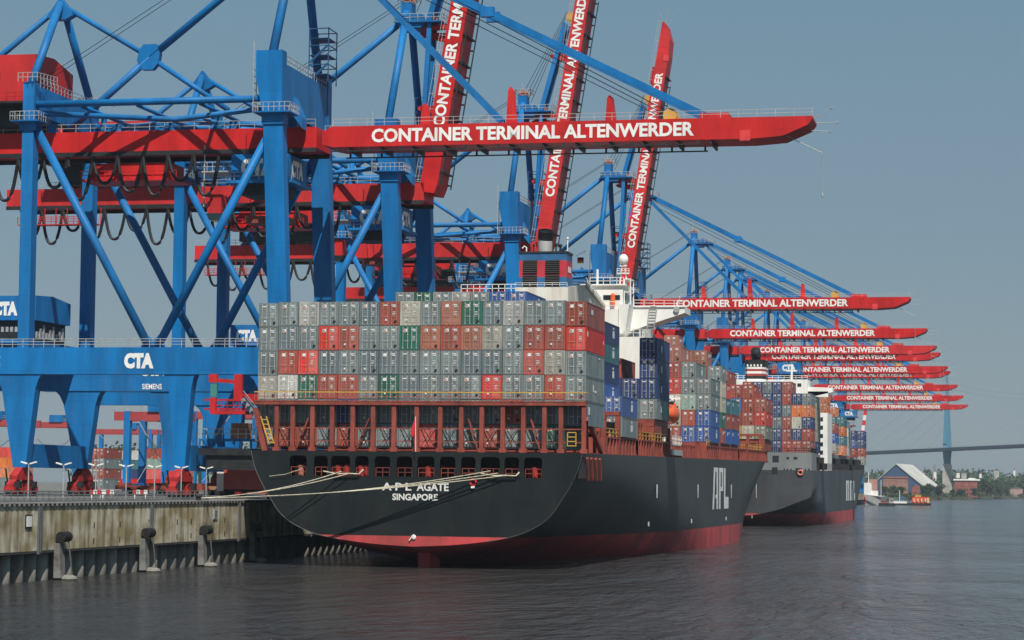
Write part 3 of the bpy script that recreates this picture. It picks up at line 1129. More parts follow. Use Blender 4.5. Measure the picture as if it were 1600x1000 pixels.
w = MB(SO)
w.prism([(304, 18), (304, 36.5), (317, 37.9), (331, 35.8), (331, 18)], 'x', -66.0, -58.7)
w.bar((-58.5, 316.5, 38.0), (-58.5, 331.5, 35.9), 0.25, 0.5)
w.box(-74, -66, 306, 331, 33.0, 36.0)
CA = w.build('funnel_casing', mat('casing_white', (0.70, 0.68, 0.60), 0.55, var=0.12, scale=0.4, streak=0.15, dirt=(0.45, 0.36, 0.26)), SH)
w = MB(SO)
w.rail([(-74, 306, 36.0), (-66.1, 306, 36.0)], 1.1, 0.9, 0.09)
w.rail([(-58.8, 318, 37.9), (-58.8, 330, 36.0)], 1.1, 1.0, 0.09)
w.rail([(-66, 303.9, 36.6), (-58.8, 303.9, 36.6)], 0.5, 1.0, 0.05)
w.build('casing_rail', WHITE, CA)
w = MB(SO)
w.box(-65.55, -58.95, 304.4, 308.2, 36.5, 37.9)
w.box(-65.55, -58.95, 304.4, 308.2, 37.9, 40.15, 1)
w.box(-65.55, -58.95, 304.4, 308.2, 40.15, 41.15)
w.box(-65.65, -58.85, 304.3, 308.3, 41.15, 41.4, 2)
FU = w.build('funnel', [FUNB, mat('funnel_red', (0.5, 0.035, 0.05), 0.5), DARK], SH)
for x0 in (-65.0, -61.9):
    for z0, z1 in ((36.6, 38.2), (38.4, 40.2)):
        w = MB(SO)
        w.box(x0, x0 + 1.95, 304.30, 304.38, z0, z1)
        for k in range(7):
            z = z0 + (z1 - z0) * (k + 0.5) / 7
            w.box(x0 + 0.03, x0 + 1.92, 304.16, 304.30, z - 0.035, z + 0.035, 1)
        w.build('louver', [DARK, mat('louver_slat', (0.10, 0.085, 0.07), 0.7)], FU)
w = MB(SO)
w.tube([(-62.4, 306.4, 41.3), (-62.4, 306.4, 43.3)], 0.98, 28)
w.build('exhaust_uptake', SILVER, FU)
w = MB(SO)
w.tube([(-62.4, 306.4, 43.2), (-62.35, 306.3, 43.6), (-62.25, 306.0, 44.4)], 1.03, 24)
w.build('sooty_outlet', RUBBER, FU)
w = MB(SO)
for x, r0, h in ((-63.9, 0.2, 1.0), (-64.3, 0.1, 0.7), (-60.8, 0.22, 1.0), (-60.2, 0.28, 0.9)):
    w.tube([(x, 306, 41.3), (x, 306, 41.3 + h)], r0 * 0.5, 6)
    w.ball((x, 306, 41.4 + h), r0, r0, r0, 0, 8, 6)
w.build('vent_pipe', RUBBER, FU)
w = MB(SO)
w.tube([(-59.2, 306, 41.3), (-59.2, 306, 43.1)], 0.08, 6)
w.ball((-59.2, 306, 43.3), 0.17, 0.17, 0.17, 0, 8, 6)
w.tube([(-64.9, 306, 41.3), (-64.9, 306, 42.1), (-65.2, 306, 42.3), (-65.5, 306, 42.0)], 0.1, 6)
w.build('whistle_post', WHITE, FU)
w = MB(SO)
w.prism([(-58.93, 39.4), (-58.90, 39.4), (-58.90, 38.6), (-58.93, 38.6)], 'y', 305.2, 307.2)
w.build('funnel_emblem', WHITE, FU)

# flag on the funnel staff and the red ensign astern
fl = empty('flag', (-58.3, 309, 40.4))
tag(fl, 'small black red and gold striped flag flying beside the funnel', 'flag')
w = MB((-58.3, 309, 40.4))
w.tube([(-58.6, 309, 41.2), (-57.2, 309, 41.9)], 0.05, 5)
w.build('gaff', WHITE, fl)
w = MB((-58.3, 309, 40.4))
for k, mi in enumerate((0, 1, 2)):
    z = 41.0 - 0.27 * k
    for j in range(4):
        x = -58.4 + 0.22 * j
        w.hexa([(x, 309 + 0.08 * (j % 2), z - 0.27), (x + 0.22, 309 + 0.08 * ((j + 1) % 2), z - 0.27), (x + 0.22, 309.03 + 0.08 * ((j + 1) % 2), z - 0.27), (x, 309.03 + 0.08 * (j % 2), z - 0.27),
                (x, 309 + 0.08 * (j % 2), z), (x + 0.22, 309 + 0.08 * ((j + 1) % 2), z), (x + 0.22, 309.03 + 0.08 * ((j + 1) % 2), z), (x, 309.03 + 0.08 * (j % 2), z)], mi)
w.build('cloth', [DARK, FLAGR, YELLOW], fl)
fx = at(649, 690, Y=260.1)
fl = empty('ensign', (fx.x, 260.1, 13.6))
tag(fl, 'drooping red flag on a staff at the ship stern rail', 'flag')
w = MB((fx.x, 260.1, 13.6))
w.tube([(fx.x, 260.3, 13.55), (fx.x, 260.0, 17.6)], 0.05, 6)
w.build('staff', WHITE, fl)
w = MB((fx.x, 260.1, 13.6))
w.prism([(fx.x - 0.08, 17.3), (fx.x - 0.35, 16.6), (fx.x - 0.55, 15.7), (fx.x - 0.35, 15.2), (fx.x - 0.1, 15.5), (fx.x - 0.02, 16.4)], 'y', 259.9, 260.1)
w.build('cloth', FLAGR, fl)

# life ring on the transom
p = at(738.5, 754, Y=260.6)
r = empty('life_buoy', (p.x, 260.8, p.z))
tag(r, 'red life buoy hanging on the black transom below the ropes', 'life buoy')
w = MB((p.x, 260.8, p.z))
w.tube([(p.x + 0.35 * math.cos(a), 260.85, p.z + 0.35 * math.sin(a)) for a in [k * math.pi / 6 for k in range(13)]], 0.13, 8)
w.build('ring', FLAGR, r)
w = MB((p.x, 260.8, p.z))
w.box(p.x - 0.25, p.x + 0.2, 260.75, 260.9, p.z - 0.65, p.z - 0.4)
w.build('grab_line', WHITE, r)

# lifeboat and davit
r = empty('lifeboat', (-48.9, 336, 18))
tag(r, 'orange enclosed lifeboat hanging at the ship side under the bridge wing', 'lifeboat')
w = MB((-48.9, 336, 18))
w.ball((-49.3, 336, 20.4), 1.2, 4.2, 1.45, 0, 16, 12)
w.ball((-49.3, 337, 21.5), 0.7, 1.6, 0.8, 0, 10, 8)
w.build('hull', ORANGE, r, smooth=True)
w = MB((-48.9, 336, 18))
w.box(-49.6, -48.9, 335.4, 336.4, 21.9, 22.3)
w.build('hatch', DARK, r)
w = MB((-48.9, 336, 18))
w.tube([(-49.3, 332.6, 20.6), (-49.3, 332.6, 22.8)], 0.06, 5)
w.tube([(-49.3, 339.4, 20.6), (-49.3, 339.4, 22.8)], 0.06, 5)
w.build('fall', DARK, r)
w = MB(SO)
for y in (332.4, 339.6):
    w.bar((-53, y, 22.5), (-48.4, y, 22.9), 0.35)
    w.bar((-50.2, y, 14.2), (-50.0, y, 22.8), 0.35)
w.box(-50.6, -48.6, 331.5, 342, 15.9, 16.1)
w.box(-50.4, -49.4, 333, 336, 16.1, 18.0)
w.rail([(-48.6, 331.5, 16.1), (-48.6, 342, 16.1)], 1.1, 1.5, 0.09)
w.box(-50.2, -48.5, 332, 343, 14.4, 15.2, 1)
w.build('davit', [WHITE, GALV], AC)


# ------------------------------------------------------------------ containers on the black ship
BAY1 = [
    'grey grey pale grey grey slate rust cream grey brown green slate pale grey grey rust',
    'grey slate grey red rust grey grey green brown rust brown beige grey rust rust red',
    'grey rust red slate grey slate slate grey grey grey slate slate grey pink beige grey',
    'beige white green rust rust grey green slate grey grey grey scarlet grey grey rust grey',
    'grey slate grey slate navy grey slate slate grey slate grey slate rust slate grey slate',
    'grey rust rust grey rust grey grey grey red slate grey rust grey grey green .']
TIER = ['topmost tier', 'second tier', 'third tier', 'fourth tier', 'shaded fifth tier', 'lowest tier behind posts']
H1 = 2.85
for r_, row in enumerate(BAY1):
    for c_, colour in enumerate(row.split()):
        if colour == '.':
            continue
        z = 31.36 - (0.12 if c_ in (0, 15) else 0) - 2.90 * (r_ + 1) + 0.02
        lab = '%s container, %s of the stern stack, %s from left' % (nice(colour), TIER[r_], ORD[c_])
        mk = None
        if c_ == 15:
            mk = [[(3.2, 1.55, 1.1, 0.55)], [(0.6, 1.7, 0.5, 0.6), (11.2, 1.4, 0.4, 0.4)], [(8.5, 2.3, 0.8, 0.2)], [(4.6, 1.2, 0.5, 0.8), (5.6, 1.1, 1.5, 0.3)], [(1.8, 1.3, 0.9, 0.9)], []][r_]
        container(colx(c_) + random.uniform(-0.02, 0.02), 262.95 + random.uniform(-0.04, 0.06), z, colour, lab, H=H1, group='containers stacked on the ship stern', marks=mk)


def bay(y, base, H, cols, where, simple=False, mk=None, L=12.19, x0=None, pitch=2.5, only=None):
    """cols {column: colours bottom to top}"""
    for c_, cs in cols.items():
        x = (colx(c_) if x0 is None else x0 + pitch * c_)
        b = base[c_] if isinstance(base, dict) else base
        cs = cs.split()
        for k, colour in enumerate(cs):
            if colour == '.':
                continue
            n = len(cs) - k
            lev = 'top box' if n == 1 else ORD[n - 1] + ' down'
            side = ORD[15 - c_] if x0 is None else ORD[max(cols) - c_]
            lab = '%s container %s, %s, %s column from water' % (nice(colour), where, lev, side)
            container(x, y, b + (H + 0.04) * k, colour, lab, L=L, H=H, simple=simple, group='containers ' + where, marks=mk)


LOGO = [(7.0, 0.75, 1.3, 0.95), (7.2, 1.85, 0.8, 0.3)]
bay(288.4, {4: 32.05, 5: 32.05, 6: 32.05, 7: 32.05, 8: 32.05, 9: 32.05, 10: 32.05, 13: 17.85, 14: 17.85, 15: 16.05}, 2.56,
    {4: 'grey', 5: 'green', 6: 'grey', 7: 'pale', 8: 'grey', 9: 'blue', 10: 'blue', 13: 'navy navy blue navy', 14: 'grey blue navy teal navy', 15: 'grey blue'},
    'just behind the stern stack', mk=LOGO)
bay(317.0, 19.14, 2.80, {13: 'grey navy rust', 14: 'grey navy', 15: 'grey navy navy navy'}, 'beside the white bridge block', mk=[(4.2, 1.0, 0.9, 0.9)])
bay(375.8, 17.15, 2.59, {12: 'grey rust red rust brown brown', 13: 'rust cream cream red rust brown', 14: 'blue rust mint grey grey', 15: 'blue blue grey grey'}, 'ahead of the lifeboat', mk=LOGO)
bay(389.9, 17.25, 2.59, {12: 'grey rust grey grey rust brown brown', 13: 'rust grey grey rust rust brown', 14: 'blue green grey rust brown brown', 15: 'rust green cream cream grey'}, 'in the second forward bay', simple=True, L=6.06)
bay(396.3, 17.25, 2.59, {14: 'grey grey grey grey', 15: 'blue rust teal red'}, 'in the short forward bay', simple=True, L=6.06)
bay(404.0, 17.35, 2.59, {13: 'rust grey grey rust grey', 14: 'grey rust grey grey', 15: 'blue rust teal'}, 'in the third forward bay', simple=True)
bay(462.3, 19.5, 2.70, {12: 'rust yellow blue rust rust', 13: 'yellow rust blue rust', 14: 'cream rust rust rust', 15: 'olive red rust'}, 'near the bow of the black ship', simple=True)

# ------------------------------------------------------------------ gantry cranes
TITLE = 'CONTAINER TERMINAL ALTENWERDER'
BANG = R(-81)


def build_crane(raised):
    """design space: x = 0 at the water side rail (X=-96), y = 0 midway between the two frames, z = world height"""
    O = (0, 0, QZ)
    root = empty('gantry_crane', (0, 0, QZ))

    def P(w, name, m, parent=root, smooth=False):
        return w.build(name, m, parent, smooth)
    for s in (-1, 1):
        y = 10.5 * s
        # upper legs
        w = MB(O)
        pts = [(-36.25, 64.0), (-34.6, 64.0), (-34.45, 27.6), (-36.1, 27.6)]
        w.prism(pts, 'y', y - 0.9, y + 0.9)
        lg = P(w, 'leg', BLUE)
        w = MB(O)
        z = 58.6
        w.box(-37.6, -33.4, y - 1.9, y + 1.9, z - 0.15, z)
        w.box(-36.6, -34.2, y - 1.1, y + 1.1, z - 1.3, z - 0.15)
        pf = w.build('leg_platform', BLUE, lg)
        w = MB(O)
        w.rail([(-37.6, y - 1.9, z), (-33.4, y - 1.9, z), (-33.4, y + 1.9, z), (-37.6, y + 1.9, z)], 1.2, 0.7, 0.08, closed=True)
        w.build('leg_rail', GALV, lg)
        w = MB(O)
        w.rail([(-36.8, y - 1.4, 64), (-34.0, y - 1.4, 64), (-33.0, y + 3, 64)], 1.2, 0.7, 0.08)
        w.build('leg_rail', GALV, lg)
        w = MB(O)
        w.prism([(-2.9, 67.4), (0.8, 67.4), (0.8, 60.0), (0.95, 58.0), (2.25, 27.6), (-0.35, 27.6), (-1.75, 58.0), (-2.1, 60.0), (-2.9, 64)], 'y', y - 0.95, y + 0.95)
        lg = P(w, 'leg', BLUE)
        w = MB(O)
        z = 59.0
        w.box(-2.9, 2.3, y - 2.0, y + 2.0, z - 0.15, z)
        w.box(-1.9, 1.1, y - 1.15, y + 1.15, z - 1.6, z - 0.15)
        w.build('leg_platform', BLUE, lg)
        w = MB(O)
        w.rail([(-2.9, y - 2.0, z), (2.3, y - 2.0, z), (2.3, y + 2.0, z), (-2.9, y + 2.0, z)], 1.2, 0.7, 0.08, closed=True)
        for k in range(7):
            w.bar((-3.3, y - 0.6, 59.5 + 0.9 * k), (-3.3, y + 0.6, 59.5 + 0.9 * k), 0.08)
        w.bar((-3.3, y - 0.6, 59), (-3.3, y - 0.6, 69), 0.09)
        w.bar((-3.3, y + 0.6, 59), (-3.3, y + 0.6, 66), 0.09)
        w.build('leg_rail', GALV, lg)
        # portal beam and splayed portal legs
        w = MB(O)
        zb = 24.0 if s < 0 else 22.6
        w.box(-58, 2.8, y - 1.0, y + 1.0, zb, 27.62)
        pb = P(w, 'portal_beam', BLUE)
        w = MB(O)
        w.rail([(-58, y - 0.9, 27.62), (2.6, y - 0.9, 27.62)], 1.15, 1.5, 0.08, rails=(0.35, 0.7, 1.0))
        w.build('beam_rail', GALV, pb)
        w = MB(O)
        yy = y - 1.04
        w.text('CTA', (-20.6 if s < 0 else -26.7, yy, 24.75), (1, 0, 0), (0, 0, 1), 4.2, 2.1, bold=0.075)
        w.build('beam_lettering', WHITE, pb)
        w = MB(O)
        if s > 0:
            w.text('SIEMENS', (-26.2, yy, 22.85), (1, 0, 0), (0, 0, 1), 3.0, 0.8, bold=0.02)
        else:
            w.text('C', (-40.0, yy, 24.9), (1, 0, 0), (0, 0, 1), 1.5, 1.7, bold=0.03)
        w.build('beam_lettering', WHITE, pb)
        for top, bot in (((-39.6, -32.5), (-36.3, -34.5)), ((-15.1, -10.6), (-13.1, -11.8)), ((-3.2, 2.8), (0.5, 2.2))):
            w = MB(O)
            a, b = top
            c, d = bot
            f = 0.16
            w.prism([(a, zb), (b, zb), (b - (b - d) * 0.22, zb - 0.7), (b - (b - d) * 0.42, zb - 2.0), (d, 11.4), (c, 11.4), (a + (c - a) * 0.42, zb - 2.0), (a + (c - a) * 0.22, zb - 0.7)], 'y', y - 0.85, y + 0.85)
            P(w, 'portal_leg', BLUE)
            # bogie
            w = MB(O)
            x = (c + d) / 2
            w.prism([(y - 0.9, 11.4), (y + 0.9, 11.4), (y + 2.6, 10.3), (y + 2.6, 9.7), (y - 2.6, 9.7), (y - 2.6, 10.3)], 'x', x - 0.55, x + 0.55)
            for yo in (-2.1, 2.1):
                w.prism([(y + yo - 0.5, 9.75), (y + yo + 0.5, 9.75), (y + yo + 1.6, 9.1), (y + yo + 1.6, 8.75), (y + yo - 1.6, 8.75), (y + yo - 1.6, 9.1)], 'x', x - 0.5, x + 0.5)
                for yq in (-1.03, 1.03):
                    w.box(x - 0.75, x + 0.75, y + yo + yq - 0.75, y + yo + yq + 0.75, 7.95, 8.8)
            bo = P(w, 'bogie', mat('bogie_red', (0.42, 0.02, 0.018), 0.6, var=0.3, scale=0.8))
            w = MB(O)
            for yo in (-3.3, 1.6):
                w.box(x + 0.5, x + 1.25, y + yo, y + yo + 0.8, 8.6, 9.5)
                w.box(x - 1.25, x - 0.5, y + yo + 0.8, y + yo + 1.6, 8.6, 9.5)
                w.bar((x - 0.9, y + yo + 0.9, 9.4), (x - 0.9, y + yo + 0.2, 11.2), 0.16)
            w.build('drive_motor', DARK, bo)
            for k in range(8):
                w = MB(O)
                yk = y - 3.6 + 1.03 * k
                w.tube([(x - 0.5, yk, 8.0), (x + 0.5, yk, 8.0)], 0.45, 12)
                w.build('wheel', DARK, bo)
        # V bracing
        for p in ((-34.6, y, 57.8), (-1.2, y, 56.2)):
            w = MB(O)
            q = (-17.6 if p[0] < -20 else -16.2, y, 27.9)
            w.tube([p, q], 0.58, 12)
            P(w, 'brace', BLUE, smooth=True)
        w = MB(O)
        w.prism([(-18.6, 27.6), (-15.2, 27.6), (-16.0, 29.4), (-16.9, 28.5), (-17.9, 29.4)], 'y', y - 0.25, y + 0.25)
        P(w, 'gusset', BLUE)
        w = MB(O)
        w.tube([(-35, y, 61.0), (-1.2, y, 61.0)], 0.48, 10)
        P(w, 'tie_tube', BLUE, smooth=True)
        # mast tubes
        w = MB(O)
        w.tube([(-0.9, y, 67), (-0.6, 1.3 * s, 86.5)], 0.62, 12)
        P(w, 'mast_tube', BLUE, smooth=True)
        w = MB(O)
        w.tube([(-35.4, y, 64), (-35.9, 0.6 * s, 77)], 0.56, 12)
        P(w, 'rear_mast_tube', BLUE, smooth=True)
        w = MB(O)
        w.tube([(-34.8, y, 59.8), (-17, y * 0.35, 59.6), (-1, y, 59.8)], 0.38, 8)
        P(w, 'plan_brace', BLUE, smooth=True)
    for x0, x1, z0, z1 in ((-36.3, -34.5, 59.6, 63.6), (-1.7, 0.7, 59.3, 65.8)):
        w = MB(O)
        w.box(x0, x1, -9.55, 9.55, z0, z1)
        if x0 > -10:
            w.prism([(0.7, 59.3), (2.0, 57.6), (2.0, 59.0), (0.7, 62)], 'y', -6, -4)
        cb = P(w, 'cross_beam', BLUE)
        w = MB(O)
        w.rail([(x1 - 0.1, -9.4, z1), (x1 - 0.1, 9.4, z1)], 1.2, 1.2, 0.08)
        w.build('beam_rail', GALV, cb)
        for yy in (-3, 3):
            w = MB(O)
            w.box(x0 + 0.3, x1 - 0.3, yy - 0.4, yy + 0.4, 58.2, z0)
            P(w, 'hanger', BLUE)
    for x in (-35.3, -12.4, 1.3):
        w = MB(O)
        w.box(x - 0.75, x + 0.75, -9.6, 9.6, 11.4, 14.6)
        P(w, 'sill_beam', BLUE)
    for x in (-28, -20, -11):
        for yy in (-2.6, 2.6):
            w = MB(O)
            w.box(x - 0.3, x + 0.3, yy - 0.3, yy + 0.3, 58.2, 60.2)
            w.prism([(x - 1.1, 58.2), (x + 1.1, 58.2), (x + 0.3, 59.4), (x - 0.3, 59.4)], 'y', yy - 0.2, yy + 0.2)
            P(w, 'hanger', BLUE)
        w = MB(O)
        w.tube([(x, -10.4, 60.6), (x, 10.4, 60.6)], 0.3, 8)
        P(w, 'tie_tube', BLUE, smooth=True)
    for s in (-1, 1):
        w = MB(O)
        w.tube([(-34.8, -9.8 * s, 59.9), (-18, 0.3 * s, 60.3), (-1.2, 9.8 * s, 59.9)], 0.34, 8)
        P(w, 'plan_brace', BLUE, smooth=True)
    # walkway slung below the girder on the land side
    w = MB(O)
    w.box(-66, -52, -5.4, -3.6, 51.9, 52.05)
    for k in range(8):
        w.bar((-66 + 2 * k, -3.65, 52.0), (-66 + 2 * k, -3.4, 54.9), 0.12)
    w.rail([(-66, -5.4, 52.05), (-52, -5.4, 52.05)], 1.2, 1.0, 0.09, rails=(0.35, 0.7, 1.0))
    P(w, 'service_walkway', RED)
    # stair cage and mast head
    w = MB(O)
    for (x, y) in ((-3.0, 4.5), (-0.2, 4.5), (-3.0, 8.5), (-0.2, 8.5)):
        w.bar((x + 2.5, y, 65.8), (x + 2.5, y, 73.5), 0.14)
    for z in (68.3, 71.0, 73.4):
        w.rail([(-0.5, 4.5, z), (2.3, 4.5, z), (2.3, 8.5, z), (-0.5, 8.5, z)], 0.01, 9, 0.12, rails=(0.5,), closed=True)
        w.box(-0.5, 2.3, 4.5, 8.5, z - 1.4, z - 1.32)
    for z in (66, 68.6):
        w.bar((-0.4, 4.5, z), (2.2, 4.5, z + 2.4), 0.16, 0.3)
    P(w, 'stair_cage', mat('dark_blue_cage', (0.01, 0.08, 0.2), 0.5))
    w = MB(O)
    w.prism([(-2.2, 86.0), (2.2, 86.0), (3.0, 84.8), (2.0, 83.8), (-1.6, 83.8)], 'y', -2.2, 2.2)
    w.box(-2.4, 5.6, -2.6, 2.6, 84.6, 84.8)
    w.box(-1.6, 0.2, -1.4, 1.4, 86.0, 88.2)
    hd = P(w, 'mast_head', BLUE)
    w = MB(O)
    w.rail([(-2.4, -2.6, 84.8), (5.6, -2.6, 84.8), (5.6, 2.6, 84.8), (-2.4, 2.6, 84.8)], 1.2, 1.3, 0.09, closed=True)
    w.rail([(-2.0, -1.6, 88.2), (1.0, -1.6, 88.2), (1.0, 1.6, 88.2), (-2.0, 1.6, 88.2)], 1.2, 1.0, 0.09, closed=True)
    w.bar((-1, 0, 88), (-1, 0, 91), 0.1)
    w.build('head_rail', GALV, hd)
    for yy in (-0.9, 0.9):
        for xx, zz, rr in ((-0.6, 88.6, 0.75), (3.4, 85.6, 0.6)):
            w = MB(O)
            w.tube([(xx, yy - 0.15, zz), (xx, yy + 0.15, zz)], rr, 14)
            w.build('sheave', mat('sheave_orange', (0.5, 0.16, 0.08), 0.5), hd)
    # stays
    A, N, L = (-0.5, 0, 86.2), (-22.4, 0, 69.1), (-35.9, 0, 77.0)
    for p, q, r0 in ((A, N, 0.52), (N, (-34.9, 0, 58.6), 0.52), (L, N, 0.38), (N, (-10.7, 0, 61.4), 0.38), (L, (-60, 0, 58.4), 0.42)):
        w = MB(O)
        w.tube([p, q], r0, 10)
        P(w, 'backstay', BLUE, smooth=True)
    w = MB(O)
    w.prism([(-23.9, 70.0), (-23.3, 70.9), (-21.4, 70.9), (-20.8, 69.6), (-21.0, 68.2), (-21.8, 67.3), (-23.4, 67.3), (-24.2, 68.6)], 'y', -0.5, 0.5)
    P(w, 'node_plate', BLUE)
    w = MB(O)
    w.prism([(-37.9, 75.2), (-35.9, 78.0), (-33.9, 75.4), (-35, 74.8), (-36.8, 74.8)], 'y', -0.7, 0.7)
    P(w, 'rear_mast_head', BLUE)
    for yy in (-0.8, 0.8):
        w = MB(O)
        w.tube([(-0.6, yy, 89), (-37, yy, 67)], 0.045, 4)
        P(w, 'hoist_wire', CABLE)
    # rear girder
    w = MB(O)
    w.box(-69, 3.2, -3.3, 3.3, 55.35, 58.2)
    w.box(-69, 3.2, -3.45, -3.2, 54.75, 55.35, 1)
    w.box(-69, 3.2, 3.2, 3.45, 54.75, 55.35, 1)
    gd = P(w, 'girder', [RED, DARK])
    w = MB(O)
    w.rail([(-69, -3.2, 58.2), (3, -3.2, 58.2)], 1.1, 2.2, 0.07)
    w.build('girder_rail', GALV, gd)
    w = MB(O)
    n, x, st = 15, -66.0, 3.7
    for k in range(n):
        pts = []
        for j in range(13):
            u = j / 12
            pts.append((x + st * u, -3.9, 54.6 - 5.6 * (1 - abs(2 * u - 1) ** 2.6) * (0.85 + 0.22 * math.sin(k * 2.3))))
        w = MB(O)
        w.tube(pts, 0.25, 6, caps=False)
        w.box(x - 0.25, x + 0.25, -4.1, -3.5, 54.3, 54.65)
        w.build('festoon_cable', CABLE, gd)
        x += st
    # machinery house
    w = MB(O)
    w.prism([(-6, 62.2), (7.2, 62.2), (7.2, 68.2), (0.5, 69.4), (-6, 68.9)], 'x', -60, -37.0)
    mh = P(w, 'machinery_house', RED)
    w = MB(O)
    w.box(-61, -35.8, -7.2, 8.2, 61.9, 62.2)
    for x in (-58, -50, -40):
        w.box(x, x + 1.0, -3.2, -2.4, 58.2, 61.9)
        w.box(x, x + 1.0, 2.4, 3.2, 58.2, 61.9)
    w.box(-59, -38, -4.5, 4.5, 58.9, 61.9)
    w.build('house_floor', DARK, mh)
    w = MB(O)
    w.rail([(-61, -7.2, 62.2), (-35.8, -7.2, 62.2), (-35.8, 8.2, 62.2)], 1.2, 1.2, 0.09)
    w.build('house_rail', RED, mh)
    w = MB(O)
    for x in (-58, -53, -48, -43):
        w.box(x, x + 0.8, -6.05, -5.9, 65.2, 66.6)
    w.build('house_window', DARK, mh)
    # lower red trolley gallery behind the house
    w = MB(O)
    w.box(-30, -18, -2.6, 2.6, 51.6, 53.8)
    w.box(-31, -17, -3.0, 3.0, 51.3, 51.6)
    w.rail([(-31, -3.0, 51.6), (-17, -3.0, 51.6)], 1.1, 1.2, 0.09)
    P(w, 'service_gallery', RED)
    # crab trolley with its logo and cab
    w = MB(O)
    w.box(-8.6, -0.5, -4.2, 4.2, 50.9, 54.5)
    w.box(-9.2, 0.2, -4.6, 4.6, 50.5, 50.9)
    w.box(-7.6, -1.6, -3, 3, 49.0, 50.5, 1)
    tr = P(w, 'trolley', [BLUE, DARK])
    w = MB(O)
    w.text('CTA', (-7.2, -4.24, 51.5), (1, 0, 0), (0, 0, 1), 4.8, 2.4, bold=0.075)
    w.build('trolley_lettering', WHITE, tr)
    w = MB(O)
    w.text('CTA', (-0.46, -2.6, 51.5), (0, 1, 0), (0, 0, 1), 5.2, 2.4, bold=0.075)
    w.build('trolley_lettering', WHITE, tr)
    w = MB(O)
    w.rail([(-9.2, -4.6, 50.9), (0.2, -4.6, 50.9)], 1.1, 1.2, 0.08)
    w.rail([(-14, -3.4, 52.4), (-9.2, -3.4, 52.4)], 1.2, 0.8, 0.09)
    w.box(-14, -9.2, -3.4, 2.0, 52.2, 52.4)
    w.bar((-12.8, -3.3, 47.5), (-12.8, -3.3, 56), 0.15)
    w.build('trolley_rail', GALV, tr)
    w = MB(O)
    w.box(-12.4, -10.4, -3.0, -0.6, 46.6, 49.2)
    w.prism([(-12.6, 46.6), (-10.2, 46.6), (-10.8, 45.6), (-12.0, 45.6)], 'y', -3.0, -0.6, 1)
    w.build('driver_cab', [RED, GLASS], tr)
    w = MB(O)
    for x in (-6.6, -2.4):
        for yy in (-2, 2):
            w.tube([(x, yy, 49), (x * 0.9 - 0.4, yy, 46.2)], 0.05, 4)
    w.box(-7.2, -1.4, -2.4, 2.4, 45.3, 46.2)
    w.box(-5, -3.6, -6, 6, 44.8, 45.3)
    w.build('spreader', mat('spreader_dark_red', (0.22, 0.04, 0.03), 0.6), tr)
    # portal trolley house riding on the portal beams
    w = MB(O)
    w.prism([(-5.2, 31.8), (6.8, 31.8), (6.8, 34.9), (0.5, 35.5), (-5.2, 35.2)], 'x', -43.6, -36.3)
    w.box(-43.2, -36.8, -4.6, 6.2, 28.8, 31.8, 1)
    w.box(-48, -35.8, -11, 11, 28.0, 28.8)
    pt = P(w, 'portal_trolley', [BLUE, DARK])
    w = MB(O)
    w.text('CTA', (-42.6, -5.26, 32.4), (1, 0, 0), (0, 0, 1), 3.6, 2.0, bold=0.075)
    w.build('trolley_lettering', WHITE, pt)
    for k in range(9):
        w = MB(O)
        w.box(-43 + 0.68 * k, -42.6 + 0.68 * k, -4.68, -4.55, 30.2, 30.9)
        w.build('drive_unit', GALV, pt)
        w = MB(O)
        w.box(-36.85, -36.6, -4 + 1.1 * k, -3.5 + 1.1 * k, 29.4, 30.3 + 0.5 * (k % 3))
        w.build('drive_unit', GALV, pt)
    # lashing platform on the water side
    w = MB(O)
    w.box(-10.6, 1.6, -9.4, -6.2, 13.3, 14.2, 1)
    w.box(-10.6, 1.6, -9.4, -6.2, 15.2, 15.5)
    for k in range(6):
        w.box(-10.6 + 2.4 * k, -10.35 + 2.4 * k, -9.5, -9.25, 14.2, 15.2)
    w.box(-9.6, 1.2, -9, -6.4, 11.4, 13.3, 1)
    lp = P(w, 'lashing_platform', [BLUE, DARK])
    w = MB(O)
    w.rail([(-10.6, -9.4, 15.5), (1.6, -9.4, 15.5)], 1.3, 1.1, 0.10, rails=(0.5, 1.0))
    w.bar((-8.6, -9.0, 15.5), (-5.0, -9.0, 20.5), 0.14)
    w.build('platform_rail', GALV, lp)
    w = MB(O)
    w.box(-6.2, -3.9, -9.0, -7.2, 15.5, 17.6)
    w.build('transfer_cage', mat('cage_rust', (0.36, 0.16, 0.10), 0.7, var=0.3), lp)
    w = MB(O)
    for z in (19.4, 20.6):
        w.bar((-9.2, -11.5, z), (-1.5, -11.5, z), 0.22)
    w.box(-8.2, -7.4, -12, -11.4, 18.8, 20.9)
    w.box(-8.4, -7.3, -12, -11.4, 22.9, 24.0)
    w.box(-4.9, -3.8, -12, -11.4, 20.4, 24.0)
    w.box(-8.0, -3.2, -12.1, -10, 18.7, 19.2)
    w.box(-3.8, -1.0, -12, -11.4, 20.3, 21.4)
    w.bar((-7.4, -11.6, 23.2), (-4.8, -11.6, 23.0), 0.5)
    w.rail([(-7.4, -12.1, 19.2), (-3.2, -12.1, 19.2)], 1.3, 0.9, 0.1)
    P(w, 'hoist_frame', RED)
    w = MB(O)
    w.box(-8.2, -7.3, -11.9, -11.4, 21.0, 22.8)
    P(w, 'hoist_panel', mat('panel_green', (0.05, 0.22, 0.2), 0.5))
    w = MB(O)
    w.bar((-3.6, -12, 20.8), (0.8, -12, 15.6), 0.9, 0.25, up=(0, 1, 0))
    for k in range(8):
        w.box(-3.5 + 0.55 * k, -3.0 + 0.55 * k, -12.6, -12.0, 20.4 - 0.65 * k, 20.5 - 0.65 * k)
    w.bar((-3.4, -12.5, 21.8), (1.0, -12.5, 16.6), 0.1)
